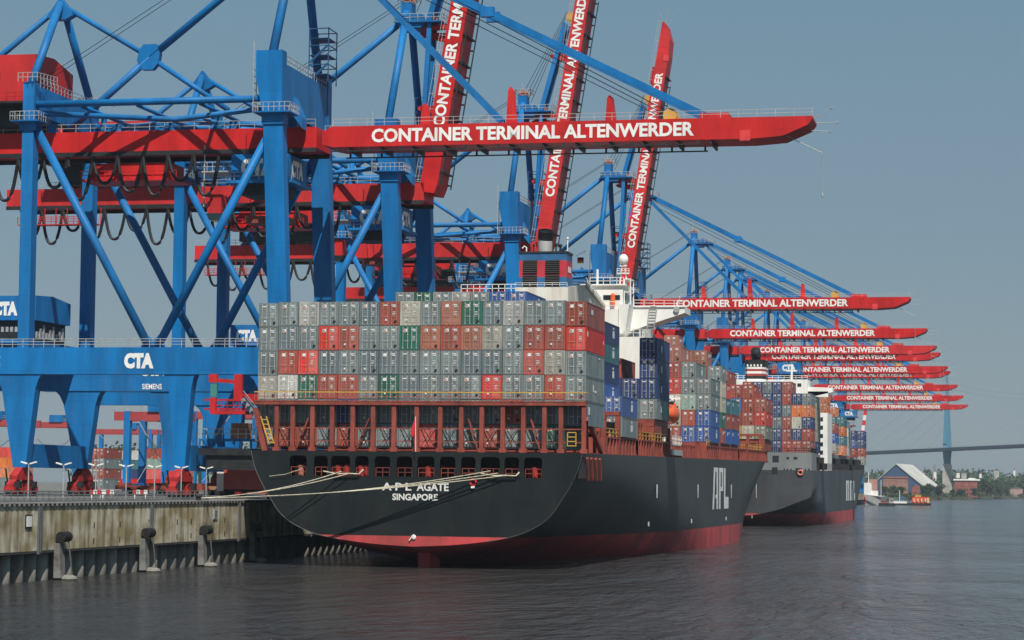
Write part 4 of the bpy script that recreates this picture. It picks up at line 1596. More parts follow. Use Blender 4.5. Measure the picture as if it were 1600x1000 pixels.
    P(w, 'stair', mat('stair_steel', (0.22, 0.28, 0.33), 0.5))
    # boom
    hinge = Vector((4.0, 0, 56.6))
    w = MB()
    w.prism([(0, -0.9), (1.6, -1.25), (58.6, -1.25), (62.6, -0.95), (65.9, 0.45), (66.5, 1.25), (66.5, 1.6), (1.4, 1.6), (0, 0.9)], 'y', -3.3, 3.3)
    bm = w.build('boom', RED, root)
    bm.location = hinge - Vector((0, 0, QZ))
    w = MB()
    for yy in (-3.3, 3.3):
        w.box(1.5, 52, yy - 0.15, yy + 0.15, -1.9, -1.75)
        for k in range(12):
            w.box(2 + 4.5 * k, 2.25 + 4.5 * k, yy - 0.1, yy + 0.1, -1.8, -1.25)
    for k in range(12):
        w.box(3.6 + 4.5 * k, 3.85 + 4.5 * k, -3.15, 3.15, -1.85, -1.26)
    w.build('trolley_rail_track', DARK, bm)
    w = MB()
    w.text(TITLE, (10.8 if raised else 7.0, -3.34, -0.72), (1, 0, 0), (0, 0, 1), 43.2 if raised else 44.0, 1.88, bold=0.034)
    w.build('boom_lettering', WHITE, bm)
    w = MB()
    w.rail([(1.5, -3.2, 1.6), (66.5, -3.2, 1.6)], 1.0, 2.4, 0.06)
    w.build('boom_rail', mat('pale_rail', (0.45, 0.40, 0.38), 0.6), bm)
    for x, h in ((13, 3.4), (25, 5.4), (38.6, 3.9)):
        w = MB()
        w.prism([(x, 1.55), (x + 1.5, 1.55), (x + 1.0, 1.6 + h * 0.9), (x + 0.6, 1.6 + h), (x + 0.25, 1.6 + h * 0.9)], 'y', -0.5, 0.5)
        w.build('stay_bracket', RED, bm)
    w = MB()
    w.box(51.5, 55.4, -2.0, 2.0, 1.55, 2.5)
    w.build('stay_anchor', RED, bm)
    w = MB()
    w.prism([(57, -1.5), (58.4, -1.5), (58.4, -0.1), (57, -0.1)], 'y', -3.42, -3.25)
    w.build('end_stop', mat('stop_red', (0.7, 0.05, 0.05), 0.5), bm)
    for yy in (-1.4, 0.8):
        w = MB()
        w.tube([(47.5, yy, 2.4), (47.5, yy + 0.6, 2.4)], 0.95, 16)
        w.build('boom_sheave', YELLOW, bm)
    for p_, q_ in (((66.6, -1, 1.6), (68.8, -1, 2.9)), ((66.8, -1, 1.0), (69.5, -1, 1.0)), ((66.2, -1, 0.0), (68.6, -1, -0.2))):
        w = MB()
        w.tube([p_, q_], 0.05, 5)
        w.ball(q_, 0.14, 0.14, 0.14, 0, 8, 6)
        w.build('tip_light', GALV, bm)
    if raised:
        bm.rotation_euler.y = BANG
    else:
        w = MB()
        w.tube([(63, -2, -0.8), (67.6, -2, -3.1)], 0.05, 5)
        w.tube([(67.6, -2, -3.1), (67.7, -2, -8.5)], 0.03, 4)
        w.ball((67.7, -2, -8.7), 0.13, 0.13, 0.35, 0, 8, 6)
        w.build('pendant', GALV, bm)
    ca, sa = (math.cos(-BANG), math.sin(-BANG)) if raised else (1, 0)

    def bp(x, z, y=0):
        return Vector((hinge.x + x * ca - z * sa, y, hinge.z + x * sa + z * ca))
    if raised:
        for yy in (-1.6, 1.6):
            w = MB(O)
            w.bar((3.2, yy, 84.8), bp(46, 3.2, yy), 0.5, 0.9)
            P(w, 'forestay', BLUE)
            w = MB(O)
            w.bar((3.4, yy, 84.6), (2.2, yy, 60.5), 0.75, 0.75)
            P(w, 'forestay', BLUE)
        for p_, q_ in (((2.0, -1, 83.6), bp(27.5, 1.6, -1)), ((1.8, -1, 66.4), bp(9.5, 1.6, -1))):
            w = MB(O)
            w.bar(p_, q_, 0.9, 0.7)
            P(w, 'boom_latch', RED)
        ends = bp(47, 3.2)
        for k in range(4):
            w = MB(O)
            w.tube([(-0.5 + 0.5 * k, -0.9, 88.8 - 0.7 * k), ends + Vector((-0.2 * k, -0.9, 1.4 - 0.9 * k))], 0.05, 4)
            P(w, 'hoist_wire', CABLE)
    else:
        for yy in (-1.7, 1.7):
            w = MB(O)
            j = Vector((2.0, yy, 86.0)).lerp(bp(52.6, 2.0, yy), 0.45)
            w.bar((2.0, yy, 86.0), j, 0.6, 1.0)
            w.bar(j, bp(52.6, 2.0, yy), 0.5, 0.85)
            w.box(j.x - 0.9, j.x + 0.9, yy - 0.45, yy + 0.45, j.z - 0.75, j.z + 0.6)
            P(w, 'forestay', BLUE)
            w = MB(O)
            w.bar((1.5, yy, 86.0), bp(24.6, 2.0, yy), 0.5, 0.75)
            P(w, 'forestay', BLUE)
        for k in range(3):
            w = MB(O)
            w.tube([(3.4, -0.9, 85.6 - 1.2 * k), bp(47.2, 3.0 - 0.6 * k, -0.9)], 0.055, 4)
            P(w, 'hoist_wire', CABLE)
    return root


CRANES = [
    (302.0, 0, 0, 'nearest blue gantry crane, its long red boom lowered over the stern stack'),
    (360.5, 1, 0, 'gantry crane with the leftmost raised boom, cut off by the top edge'),
    (451.5, 1, 0, 'blue gantry crane with raised red boom rising right behind the ship funnel'),
    (551.5, 1, 0, 'blue gantry crane with raised red boom whose pointed tip shows against the sky'),
    (590.5, 0, 0, 'gantry crane with lowered boom just above the white bridge wing'),
    (706.0, 0, 0, 'gantry crane with second lowered boom below the bridge wing boom'),
    (791.0, 0, 0, 'gantry crane whose lowered boom lies just above the striped funnel'),
    (831.0, 0, 22, 'gantry crane with a large blue lettered trolley out beside the striped funnel'),
    (923.0, 0, 13, 'gantry crane with smaller blue trolley just right of the striped funnel'),
    (960.0, 0, 0, 'gantry crane with boom half hidden beneath the fifth lowered boom of the row'),
    (1086.0, 0, 0, 'gantry crane with lowered boom at the white bridge of the far grey ship'),
    (1211.0, 0, 9, 'last but one gantry crane of the row, boom lowered, blue trolley near its legs'),
    (1340.0, 0, 8, 'farthest gantry crane of the row, the lowest and smallest lowered red boom')]
protos = {}
for yc, up, tx, lab in CRANES:
    if up not in protos:
        cr = protos[up] = build_crane(bool(up))
    else:
        cr = copy_tree(protos[up])
    cr.location = (-96.0, yc, QZ)
    tag(cr, lab, 'crane', 'gantry cranes along the quay')
    for ch in cr.children:
        if ch.name.split('.')[0] == 'trolley':
            ch.location.x = tx
        if ch.name.split('.')[0] == 'portal_trolley' and up:
            ch.location.x = 15.2

# ------------------------------------------------------------------ the grey ship ahead
CX2, Y2 = -70.0, 585.0
S2 = empty('container_ship', (CX2, Y2, 0))
O2 = (CX2, Y2, 0)
tag(S2, 'grey hulled container ship moored beyond the bow of the black one', 'container ship', 'container ships at the quay')
keys2 = [
    (0, [(0, 2.6), (6, 3.0), (12, 4.4), (17, 6.4), (19.9, 7.6), (20, 10), (20, 14.3)]),
    (18, [(0, -1), (8, -0.4), (14, 1.2), (18, 3.6), (19.9, 5.6), (20, 9), (20, 14.4)]),
    (45, [(0, -5), (10, -4.2), (16, -2.2), (19.2, 0.6), (20, 2.4), (20, 8), (20, 14.6)]),
    (90, [(0, -6), (14, -6), (18.6, -5), (19.8, -2), (20, 1.0), (20, 8), (20, 15.0)])]
hull(keys2, 285, 40, lambda t: 3.2, lambda t: 14.3 + 0.008 * t, 150, 'hull', [HULLG, BOOT], S2, O2, CX2, Y2)
w = MB(O2)
w.box(CX2 - 20, CX2 + 20.02, Y2 - 0.02, Y2 + 15, 14.25, 18.75)
w.build('stern_block', BLOCKG, S2)
w = MB(O2)


def px_patch(w, x0, y0, x1, y1, Y, d=0.05, m=0):
    a, b = at(x0, y1, Y=Y), at(x1, y0, Y=Y)
    w.box(a.x, b.x, Y - d, Y + 0.02, a.z, b.z, m)


for q in ((1207, 712, 1217, 722), (1206, 730, 1215, 740), (1229, 714, 1233, 717.5), (1240, 714, 1246, 717.5), (1224.5, 732, 1226.5, 735), (1229.5, 732, 1231.5, 735),
          (1235, 732, 1237, 735), (1243, 731.5, 1253, 740), (1257.5, 732, 1259.5, 735), (1263, 732, 1265, 735)):
    px_patch(w, *q, Y2, 0.08)
w.build('stern_dark_patch', DARK, S2)  # flat dark patches painted for the shade inside holes, plus small windows
w = MB(O2)
p = at(1250.5, 738.5, Y=Y2 - 0.3)
w.tube([(p.x + 0.6 * math.cos(a), Y2 - 0.25, p.z + 0.6 * math.sin(a)) for a in [k * math.pi / 6 for k in range(13)]], 0.25, 6)
w.build('life_ring', mat('ring_pink', (0.6, 0.2, 0.15), 0.6), S2)
w = MB(O2)
w.rail([(CX2 - 20, Y2 + 0.1, 18.75), (CX2 + 20, Y2 + 0.1, 18.75), (CX2 + 20, Y2 + 15, 18.75)], 1.1, 2.0, 0.14)
t = 16
while t < 215:
    b = 19.8
    w.box(CX2 + b - 0.3, CX2 + b, Y2 + t, Y2 + t + 0.4, 14.4 + 0.008 * t, 16.2 + 0.008 * t)
    w.box(CX2 + b - 1.4, CX2 + b - 1.0, Y2 + t + 1.2, Y2 + t + 1.9, 14.4 + 0.008 * t, 17.8 + 0.008 * t)
    t += 3.4
w.build('deck_rail', DARK, S2)
for y0, y1 in ((600, 634), (660, 742), (750, 810)):
    w = MB(O2)
    w.box(CX2 - 18, CX2 + 18.2, y0, y1, 14.3, 18.9 if y0 < 650 else 19.8)
    w.build('hatch_cover', BLOCKG, S2)
# tall faded side letters
w = MB(O2)
XS = CX2 + 20.06
ya, yb = at(1322, 766, X=XS).y, at(1336, 766, X=XS).y
z0, z1 = at(1328, 782, X=XS).z, at(1328, 751, X=XS).z
u = (yb - ya) / 20
for a, b in ((0, 3), (4.2, 6.2), (8, 11), (12.2, 14.2), (15.6, 18)):
    w.face([(XS, ya + a * u, z0), (XS, ya + b * u, z0), (XS, ya + b * u, z1), (XS, ya + a * u, z1)])
w.face([(XS, ya + 18 * u, z0), (XS, yb, z0), (XS, yb, z0 + 2.2), (XS, ya + 18 * u, z0 + 2.2)])
for zz in (z1 - 0.8,):
    w.face([(XS, ya + 3 * u, zz), (XS, ya + 4.2 * u, zz), (XS, ya + 4.2 * u, zz + 0.8), (XS, ya + 3 * u, zz + 0.8)])
    w.face([(XS, ya + 11 * u, zz), (XS, ya + 12.2 * u, zz), (XS, ya + 12.2 * u, zz + 0.8), (XS, ya + 11 * u, zz + 0.8)])
w.build('side_lettering', FADED, S2)
# accommodation and wing
w = MB(O2)
a, b = at(1226, 593, Y=645), at(1262, 613, Y=645)
w.box(CX2 - 14, b.x, 645, 657, 14, a.z)
c, d = at(1279, 645, Y=640), at(1297, 735, Y=640)
w.box(c.x, -50.3, 640, 656, 14.4, c.z)
w.box(CX2 - 16, -50.6, 646, 650, b.z - 1.2, b.z + 0.3)
AC2 = w.build('superstructure', WHITE, S2)
w = MB(O2)
e, f_ = at(1255, 604, Y=646), at(1301, 617, Y=646)
w.prism([(e.x, e.z), (f_.x, at(1301, 606, Y=646).z), (f_.x, f_.z + 0.8), (e.x + 3, f_.z - 0.4), (e.x, f_.z - 0.4)], 'y', 646, 651)
w.build('bridge_wing', WHITE, AC2)
w = MB(O2)
for q in ((1229, 599, 1234, 603), (1237, 599, 1243, 605), (1246, 599, 1252, 604)):
    px_patch(w, *q, 645, 0.08)
for k in range(6):
    px_patch(w, 1281, 652 + 13 * k, 1286, 658 + 13 * k, 640, 0.08)
w.build('window', GLASS, AC2)
w = MB(O2)
p = at(1237, 588, Y=648)
w.tube([(p.x, 648, a.z), (p.x, 648, a.z + 4.5)], 0.3, 6)
w.box(p.x - 1.5, p.x + 1.5, 647.8, 648.2, a.z + 2.4, a.z + 2.7)
w.rail([(CX2 - 14, 645, a.z), (b.x, 645, a.z)], 1.1, 1.6, 0.12)
w.build('radar_mast', WHITE, AC2)
# funnel with black and white bands
a, b = at(1163, 562, Y=622), at(1195, 592, Y=622)
w = MB(O2)
zz = [b.z - 14, 0]
hgt = a.z - b.z
cxf = (a.x + b.x) / 2
hw = (b.x - a.x) / 2
bands = [(b.z - 12, b.z, 2), (b.z, b.z + hgt * 0.16, 0), (b.z + hgt * 0.16, b.z + hgt * 0.28, 1), (b.z + hgt * 0.28, b.z + hgt * 0.40, 2), (b.z + hgt * 0.40, b.z + hgt * 0.52, 1),
         (b.z + hgt * 0.52, b.z + hgt * 0.62, 2), (b.z + hgt * 0.62, b.z + hgt * 0.78, 0), (b.z + hgt * 0.78, a.z, 0)]
for z0, z1, m_ in bands:
    w.prism([(cxf + hw * cx_, 622 + 5 + 5 * cy_) for cx_, cy_ in ((-1, -0.6), (-0.7, -1), (0.7, -1), (1, -0.6), (1, 0.6), (0.7, 1), (-0.7, 1), (-1, 0.6))], 'z', z0, z1, m_)
FU2 = w.build('funnel', [RUBBER, mat('band_red', (0.35, 0.05, 0.04), 0.6), WHITE], S2)
w = MB(O2)
w.tube([(cxf, 626, a.z), (cxf, 626, a.z + 1.4), (cxf, 624.5, a.z + 2.6)], 1.35, 14)
w.build('sooty_outlet', RUBBER, FU2, smooth=True)
w = MB(O2)
for k in range(5):
    w.box(cxf - hw * 0.75 + k * hw * 0.33, cxf - hw * 0.6 + k * hw * 0.33, 621.9, 622.0, b.z + hgt * 0.64, b.z + hgt * 0.76)
w.build('vent_grille', WHITE, FU2)
w = MB(O2)
q = at(1148, 600, Y=618)
w.box(q.x - 4, cxf + 4, 618, 640, 26, q.z + 0.6)
w.rail([(q.x - 4, 618, q.z + 0.6), (cxf - 4, 618, q.z + 0.6)], 2.2, 1.4, 0.2)
w.build('funnel_casing', WHITE, S2)


def bay2(y, base, H, cols, where, x0=-51.35, L=12.19):
    for c_, cs in cols.items():
        cs = cs.split()
        for k, colour in enumerate(cs):
            n = len(cs) - k
            lev = 'top box' if n == 1 else ORD[n - 1] + ' down'
            lab = '%s container %s, %s, %s column from water' % (nice(colour), where, lev, ORD[c_])
            container(x0 - 2.5 * c_, y, base + (H + 0.04) * k, colour, lab, L=L, H=H, simple=True, group='containers ' + where)


bay2(586.0, 18.8, 2.95, {0: 'rust rust navy orange slate', 1: 'rust navy cream orange navy', 2: 'rust rust rust slate rust rust', 3: 'navy navy slate navy navy navy', 4: 'slate navy slate navy navy slate', 5: 'slate rust rust rust rust navy', 6: 'rust slate rust navy rust rust'},
     'on the grey ship stern')
bay2(602.0, 18.95, 2.9, {0: 'navy beige beige beige beige'}, 'right behind the grey stern stack')
bay2(668.0, 19.85, 2.85, {0: 'beige blue rust', 1: 'rust teal grey rust orange orange', 2: 'grey grey blue rust rust orange'}, 'ahead of the grey ship bridge')
bay2(702.0, 19.85, 2.85, {0: 'orange teal orange teal', 1: 'orange teal orange teal orange', 2: 'grey blue rust rust'}, 'on the grey ship foredeck')
bay2(718.0, 19.85, 2.85, {0: 'white white white', 1: 'white teal navy'}, 'in the pale foredeck bay')
bay2(752.0, 19.85, 2.85, {0: 'rust blue navy', 1: 'rust rust blue grey'}, 'in the dark foredeck bay')
bay2(796.0, 17.9, 2.85, {0: 'beige rust navy navy', 1: 'navy navy slate navy'}, 'at the grey ship bow')

# ------------------------------------------------------------------ mooring ropes and bollard
B0 = at(310, 781, X=-92.7)
r = empty('bollard', (B0.x, B0.y, QZ))
tag(r, 'squat dark bollard on the quay edge holding the mooring ropes', 'bollard')
w = MB((B0.x, B0.y, QZ))
w.tube([(B0.x, B0.y, QZ), (B0.x, B0.y, QZ + 0.55)], 0.28, 10)
w.build('post', DARK, r)
w = MB((B0.x, B0.y, QZ))
w.ball((B0.x, B0.y, QZ + 0.58), 0.45, 0.45, 0.16, 0, 12, 6)
w.build('cap', DARK, r)
for (px, py), lab, n in (((545, 740), 'pale mooring rope rising to the left stern openings', 2), ((790, 743), 'long pale double mooring rope crossing the ship name on the stern', 3)):
    w = MB((B0.x, B0.y, QZ))
    E_ = at(px, py, Y=260.6)
    for k in range(n):
        pts = []
        off = Vector((0, 0, 0.16 * k))
        e = E_ + Vector((-0.9 * k, 0, 0.10 * k))
        for j in range(17):
            u = j / 16
            p = Vector((B0.x, B0.y, QZ + 0.35)).lerp(e, u) + off * u
            p.z -= 0.5 * 4 * u * (1 - u) * (1 + 0.3 * k)
            pts.append(p)
        w.tube(pts, 0.06, 6)
    w.tube([E_ + Vector((-3.2, 0.3, 0.25)), E_ + Vector((-1.5, -0.05, -0.05)), E_, E_ + Vector((1.2, 0.05, -0.05)), E_ + Vector((1.6, 0.6, 0.5))], 0.10, 6)
    o = w.build('mooring_rope', ROPE)
    o.location = (B0.x, B0.y, QZ)
    tag(o, lab, 'rope', 'mooring ropes from the stern')
w = MB((-87, 262, 12))
a, b = at(470, 733, Y=260.7), at(421, 744, Y=260.7)
w.tube([a, a.lerp(b, 0.5) + Vector((0, 0, -0.2)), b], 0.035, 5)
o = w.build('mooring_rope', ROPE)
o.location = (-87, 262, 12)
tag(o, 'thin slack line hanging beside the leftmost stern opening', 'rope')

# ------------------------------------------------------------------ the yard behind the quay cranes


def yard_crane(loc, span, height, label, beam_mat=None, sc=1.0):
    x, y = loc
    o = (x, y, QZ)
    r = empty('yard_crane', o)
    tag(r, label, 'crane', 'blue and red yard cranes')
    for sx in (0, span):
        for dy in (0, 9):
            w = MB(o)
            w.box(x + sx - 0.7, x + sx + 0.7, y + dy - 0.7, y + dy + 0.7, QZ, QZ + height)
            w.build('leg', BLUE, r)
        w = MB(o)
        w.box(x + sx - 0.55, x + sx + 0.55, y - 2, y + 11, QZ + 0.3, QZ + 1.6)
        w.build('sill_beam', BLUE, r)
    for dy in (0, 9):
        w = MB(o)
        w.box(x - 3, x + span + 3, y + dy - 0.6, y + dy + 0.6, QZ + height - 2.0, QZ + height - 0.1)
        w.build('bridge_beam', beam_mat or mat('yard_beam_red', (0.36, 0.05, 0.05), 0.6), r)
    w = MB(o)
    w.box(x + span * 0.55, x + span * 0.55 + 5, y - 1, y + 10, QZ + height - 0.1, QZ + height + 2.4)
    w.build('trolley', BLUE, r)
    w = MB(o)
    w.bar((x + 0.7, y + 4.5, QZ + 2), (x + span - 0.7, y + 4.5, QZ + height - 3), 0.16)
    w.bar((x + span - 0.7, y + 4.5, QZ + 3), (x + 0.7, y + 4.5, QZ + height - 2), 0.16)
    w.rail([(x - 3, y - 0.6, QZ + height - 0.1), (x + span + 3, y - 0.6, QZ + height - 0.1)], 1.1, 2, 0.1)
    w.build('brace_rod', GALV, r)


a = at(199, 700, Y=470)
yard_crane((a.x, 470), at(259, 700, Y=470).x - a.x, 17.2, 'yard crane with two near blue legs and a dark red beam seen under the portal')
a = at(78, 660, Y=760)
yard_crane((a.x - 12, 760), 22, 22.5, 'distant yard crane seen between the two left portal legs')
a = at(145, 660, Y=840)
yard_crane((a.x, 840), 24, 22, 'distant yard crane with long red beam left of the near blue yard crane legs')
a = at(-10, 660, Y=640)
yard_crane((a.x - 14, 640), 22, 20, 'yard crane at the far left edge behind the landside portal leg')
a = at(305, 640, Y=620)
yard_crane((a.x, 620), 18, 22, 'yard crane behind the red hoist frame near the ship stern')

NUM = [0]


def yard_box(px, py, Y, colour, lab, L=12.19, H=2.59, end=False, n=None):
    p = at(px, py, Y=Y)
    if end:
        container(p.x, Y, p.z - H / 2, colour, lab, L=L, H=H, simple=True, group='containers in the yard')
    else:
        container(p.x + L / 2, Y, p.z - H / 2, colour, lab, L=L, H=H, rz=R(90), simple=True, group='containers in the yard', marks=[(1.5, 0.9, 3.0, 0.8)] if colour == 'navy' else [])


# stacked rows, long sides to the camera
def yard_row(px, Y, cols, where, L=12.19):
    x = at(px, 740, Y=Y).x
    for k, colour in enumerate(cols.split()):
        n = len(cols.split()) - k
        lev = 'top box' if n == 1 else ORD[n - 1] + ' down'
        container(x + L, Y, QZ + 0.02 + 2.62 * k, colour, '%s container in the yard %s, %s' % (nice(colour), where, lev), L=L, H=2.59, rz=R(90), simple=True, group='containers in the yard',
                  marks=[(1.6, 0.9, 3.4, 0.9), (6.0, 1.3, 2.4, 0.5)] if colour == 'navy' else [(8, 1.6, 2.0, 0.4)])


yard_row(163, 600, 'orange white navy cream', 'left of the near yard crane')
yard_row(204, 596, 'grey navy teal white', 'between the near yard crane legs')
yard_row(230, 560, 'rust red mint rust', 'by the right yard crane leg')
yard_row(190, 520, 'scarlet', 'standing alone in front of the near yard crane')
yard_row(-20, 560, 'grey orange orange red', 'left of the landside portal leg')
yard_row(380, 420, 'rust', 'beside the black stern on the quay')
yard_row(352, 430, 'scarlet', 'behind the stern on the quay')
yard_row(305, 640, 'pale mint rust pale', 'behind the hoist frame')
yard_row(345, 660, 'rust pale rust grey', 'close behind the ship stern')
for k, cs in enumerate(('rust grey rust pink', 'grey rust grey rust')):
    x = at(145 + 10 * k, 740, Y=560).x
    for j, c in enumerate(cs.split()):
        container(x, 560, QZ + 0.02 + 2.62 * j, c, '%s container end by the far portal leg, %s column, %s up' % (nice(c), ORD[k], ORD[j]), simple=True, H=2.59, group='containers in the yard')

# automated flat trucks and a container lorry on the apron
for i, (px, Y, colr, lab) in enumerate(((186, 345, OXIDE, 'long rust red flat transport vehicle parked behind the lamp posts'),
                                        (235, 360, mat('flatbed_brown', (0.36, 0.17, 0.08), 0.7), 'brown flat transport vehicle behind the rust red one'))):
    x = at(px, 745, Y=Y).x
    o = (x, Y, QZ)
    r = empty('flatbed_vehicle', o)
    tag(r, lab, 'vehicle', 'flat transport vehicles on the apron')
    w = MB(o)
    w.box(x, x + 14.5, Y - 1.5, Y + 1.5, QZ + 0.9, QZ + 1.5)
    w.box(x + 0.2, x + 1.6, Y - 1.4, Y + 1.4, QZ + 1.5, QZ + 1.9)
    w.box(x + 12.9, x + 14.3, Y - 1.4, Y + 1.4, QZ + 1.5, QZ + 1.9)
    w.build('chassis', colr, r)
    for xx in (2.2, 4.0, 10.5, 12.3):
        w = MB(o)
        w.tube([(x + xx, Y - 1.5, QZ + 0.6), (x + xx, Y + 1.5, QZ + 0.6)], 0.6, 14)
        w.build('wheel', RUBBER, r)
for px, Y, lab in ((372, 300, 'red box lorry with a white end standing beside the ship stern'),):
    x = at(354, 745, Y=Y).x
    o = (x, Y, QZ)
    r = empty('box_lorry', o)
    tag(r, lab, 'lorry')
    w = MB(o)
    w.box(x, x + 10, Y - 1.2, Y + 1.25, QZ + 1.3, QZ + 3.9)
    w.build('cargo_box', mat('lorry_red', (0.48, 0.09, 0.07), 0.5), r)
    w = MB(o)
    w.box(x - 1.0, x - 0.02, Y - 1.15, Y + 1.15, QZ + 1.0, QZ + 3.6)
    w.build('front_panel', WHITE, r)
    w = MB(o)
    w.box(x - 0.5, x + 9.9, Y - 1.0, Y + 1.0, QZ + 0.9, QZ + 1.28)
    w.build('chassis', DARK, r)
    for xx in (0.4, 6.5, 8.2):
        w = MB(o)
        w.tube([(x + xx, Y - 1.2, QZ + 0.5), (x + xx, Y + 1.2, QZ + 0.5)], 0.5, 12)
        w.build('wheel', RUBBER, r)

# red and white barriers at the quay edge
for i, px in enumerate((152, 166, 219)):
    p = at(px, 768, X=-97)
    o = (p.x, p.y, QZ)
    r = empty('barrier', o)
    tag(r, 'red and white barrier behind the quay railing, %s from the left' % ORD[i], 'barrier', 'barriers behind the quay railing')
    w = MB(o)
    for k in range(4):
        w.box(p.x - 0.9 + 0.45 * k, p.x - 0.47 + 0.45 * k, p.y, p.y + 0.06, QZ + 0.7, QZ + 1.25, k % 2)
    w.box(p.x - 0.7, p.x - 0.6, p.y, p.y + 0.06, QZ, QZ + 0.7, 1)
    w.box(p.x + 0.6, p.x + 0.7, p.y, p.y + 0.06, QZ, QZ + 0.7, 1)
    w.build('board', [FLAGR, WHITE], r)

# ------------------------------------------------------------------ the far shore


def foliage(w, c, rx, ry, rz, n, leaf, rnd):
    for _ in range(n):
        while True:
            p = Vector((rnd.uniform(-1, 1), rnd.uniform(-1, 1), rnd.uniform(-1, 1)))
            if 0.25 < p.length < 1:
                break
        p = Vector((c[0] + p.x * rx, c[1] + p.y * ry, c[2] + p.z * rz))
        a = Vector((rnd.uniform(-1, 1), rnd.uniform(-1, 1), rnd.uniform(-0.6, 1))).normalized()
        b = a.orthogonal().normalized()
        d = a.cross(b)
        s = leaf * rnd.uniform(0.6, 1.3)
        w.face([p + b * s, p + d * s * 0.7, p - b * s, p - d * s * 0.7], rnd.choice((0, 0, 1, 1, 2)))


def tree(x, y, z, h, rad, label, seed):
    rnd = random.Random(seed)
    o = (x, y, z)
    r = empty('tree', o)
    tag(r, label, 'tree', 'trees on the far shore')
    w = MB(o)
    w.tube([(x, y, z - 0.5), (x + 0.2, y, z + h * 0.4), (x, y, z + h * 0.7)], h * 0.035, 6, r2=h * 0.012)
    for k in range(4):
        a = k * 1.57 + seed
        w.tube([(x, y, z + h * 0.35), (x + rad * 0.6 * math.cos(a), y + rad * 0.6 * math.sin(a), z + h * 0.65)], h * 0.014, 5)
    w.build('trunk', BARK, r)
    w = MB(o)
    for k in range(9):
        a = rnd.uniform(0, 6.28)
        q = rnd.uniform(0.15, 0.6)
        foliage(w, (x + rad * q * math.cos(a), y + rad * q * math.sin(a), z + h * rnd.uniform(0.32, 0.84)), rad * 0.5, rad * 0.5, h * 0.19, 80, 0.75, rnd)
    w.build('crown', LEAF, r)


TL = ['before the dark blue shed, leftmost', 'before the dark blue shed, second from left', 'before the dark blue shed, third from left', 'at the right foot of the shed roof', 'between the shed and the bridge pier',
      'right in front of the bridge pier foot', 'left of the brick building', 'before the brick building', 'at the right end of the brick building', 'tall, right of the brick building', 'rounded, at the water right of the brick building',
      'tallest in the right shore group', 'pale, in the right shore group', 'low, near the pink waterside house', 'behind the pink waterside house', 'at the right edge of the picture']
for i, (px, top, Y) in enumerate(((1384, 757, 2190), (1397, 757, 2200), (1407, 760, 2195), (1443, 757, 2230), (1452, 755, 2260), (1468, 756, 2280), (1490, 763, 2420), (1501, 764, 2420), (1524, 762, 2450),
                                  (1538, 747, 2600), (1547, 752, 2640), (1556, 745, 2750), (1562, 757, 2700), (1572, 763, 2900), (1584, 752, 3100), (1597, 748, 3150))):
    p = at(px, top, Y=Y)
    h = p.z - 2.0
    kind = ('bushy green tree ', 'dark leafy tree ', 'olive green tree ')[i % 3]
    tree(p.x, Y, 2.0, h, max(5.5, h * 0.42), kind + TL[i], i + 3)
rnd = random.Random(5)
w = MB()
for k in range(240):
    px = rnd.uniform(1345, 1640)
    Y = rnd.uniform(3300, 4600)
    top = 740 - (px - 1345) * 0.008 + rnd.uniform(-7, 16) + (6 if px > 1560 else 0)
    p = at(px, top, Y=Y)
    h = max(10, p.z - 2)
    foliage(w, (p.x, Y, 2 + h * 0.55), 16, 16, h * 0.5, 70, 2.6, rnd)
for k in range(150):
    px = rnd.uniform(1430, 1640)
    Y = rnd.uniform(3000, 3110)
    top = rnd.uniform(747, 764)
    p = at(px, top, Y=Y)
    h = max(6, p.z - hill_z(Y) + 2)
    foliage(w, (p.x, Y, hill_z(Y) + h * 0.4), 9, 9, h * 0.55, 60, 1.9, rnd)
for k in range(90):
    px = rnd.uniform(1362, 1600)
    Y = 2215 + max(0, px - 1440) * 4.3 + rnd.uniform(0, 60)
    if 1372 < px < 1442:
        Y = 2140 + rnd.uniform(0, 30)
    p = at(px, 770, Y=Y)
    foliage(w, (p.x, Y, 3.2), 5, 4, rnd.uniform(2, 4.5), 50, 0.9, rnd)
tag(w.build('distant_wood', LEAF), 'hazy wooded ridge along the horizon behind the bridge', kind='stuff')
w = MB()
for k in range(60):
    px = rnd.uniform(120, 420)
    Y = rnd.uniform(1150, 1450)
    p = at(px, 694 + rnd.uniform(-6, 8), Y=Y)
    h = max(8, p.z - QZ)
    foliage(w, (p.x, Y, QZ + h * 0.5), 8, 8, h * 0.5, 90, 1.3, rnd)
tag(w.build('yard_wood', LEAF), 'dark green wood behind the container yard', kind='stuff')

# the big shed
r0 = at(1400, 768, Y=2300)
r = empty('shed', (r0.x, 2300, 2))
tag(r, 'huge dark blue gabled shed with a pale grey roof on the far shore', 'shed')
A = at(1400, 725.5, Y=2300)
Lf = at(1371, 751, Y=2300)
Rt = at(1441, 759, Y=2300)
V = at(1426, 728, Y=2400) - A
V.z = 0
O3 = (r0.x, 2300, 2)
w = MB(O3)
fr = [Vector((Lf.x, 2300, 2)), Vector((Rt.x, 2300, 2)), Rt, A, Lf]
bk = [p + V for p in fr]
w.raw(fr + bk, [(0, 1, 2, 3, 4), (9, 8, 7, 6, 5), (0, 5, 6, 1), (1, 6, 7, 2), (4, 9, 5, 0)])
w.build('gable_wall', SHEDB, r)
w = MB(O3)
up = Vector((0, 0, 0.8))
f2 = Vector((0, -1.0, 0))
for a, b in ((A, Rt + Vector((1.5, 0, -1))), (Lf + Vector((-1.5, 0, -1)), A)):
    q = [a + f2, b + f2, b + V, a + V]
    w.hexa([p + Vector((0, 0, 0.05)) for p in q] + [p + up for p in q])
w.build('roof', ROOFG, r)
r1 = at(1380, 759, Y=2210)
r = empty('brick_building', (r1.x, 2210, 2))
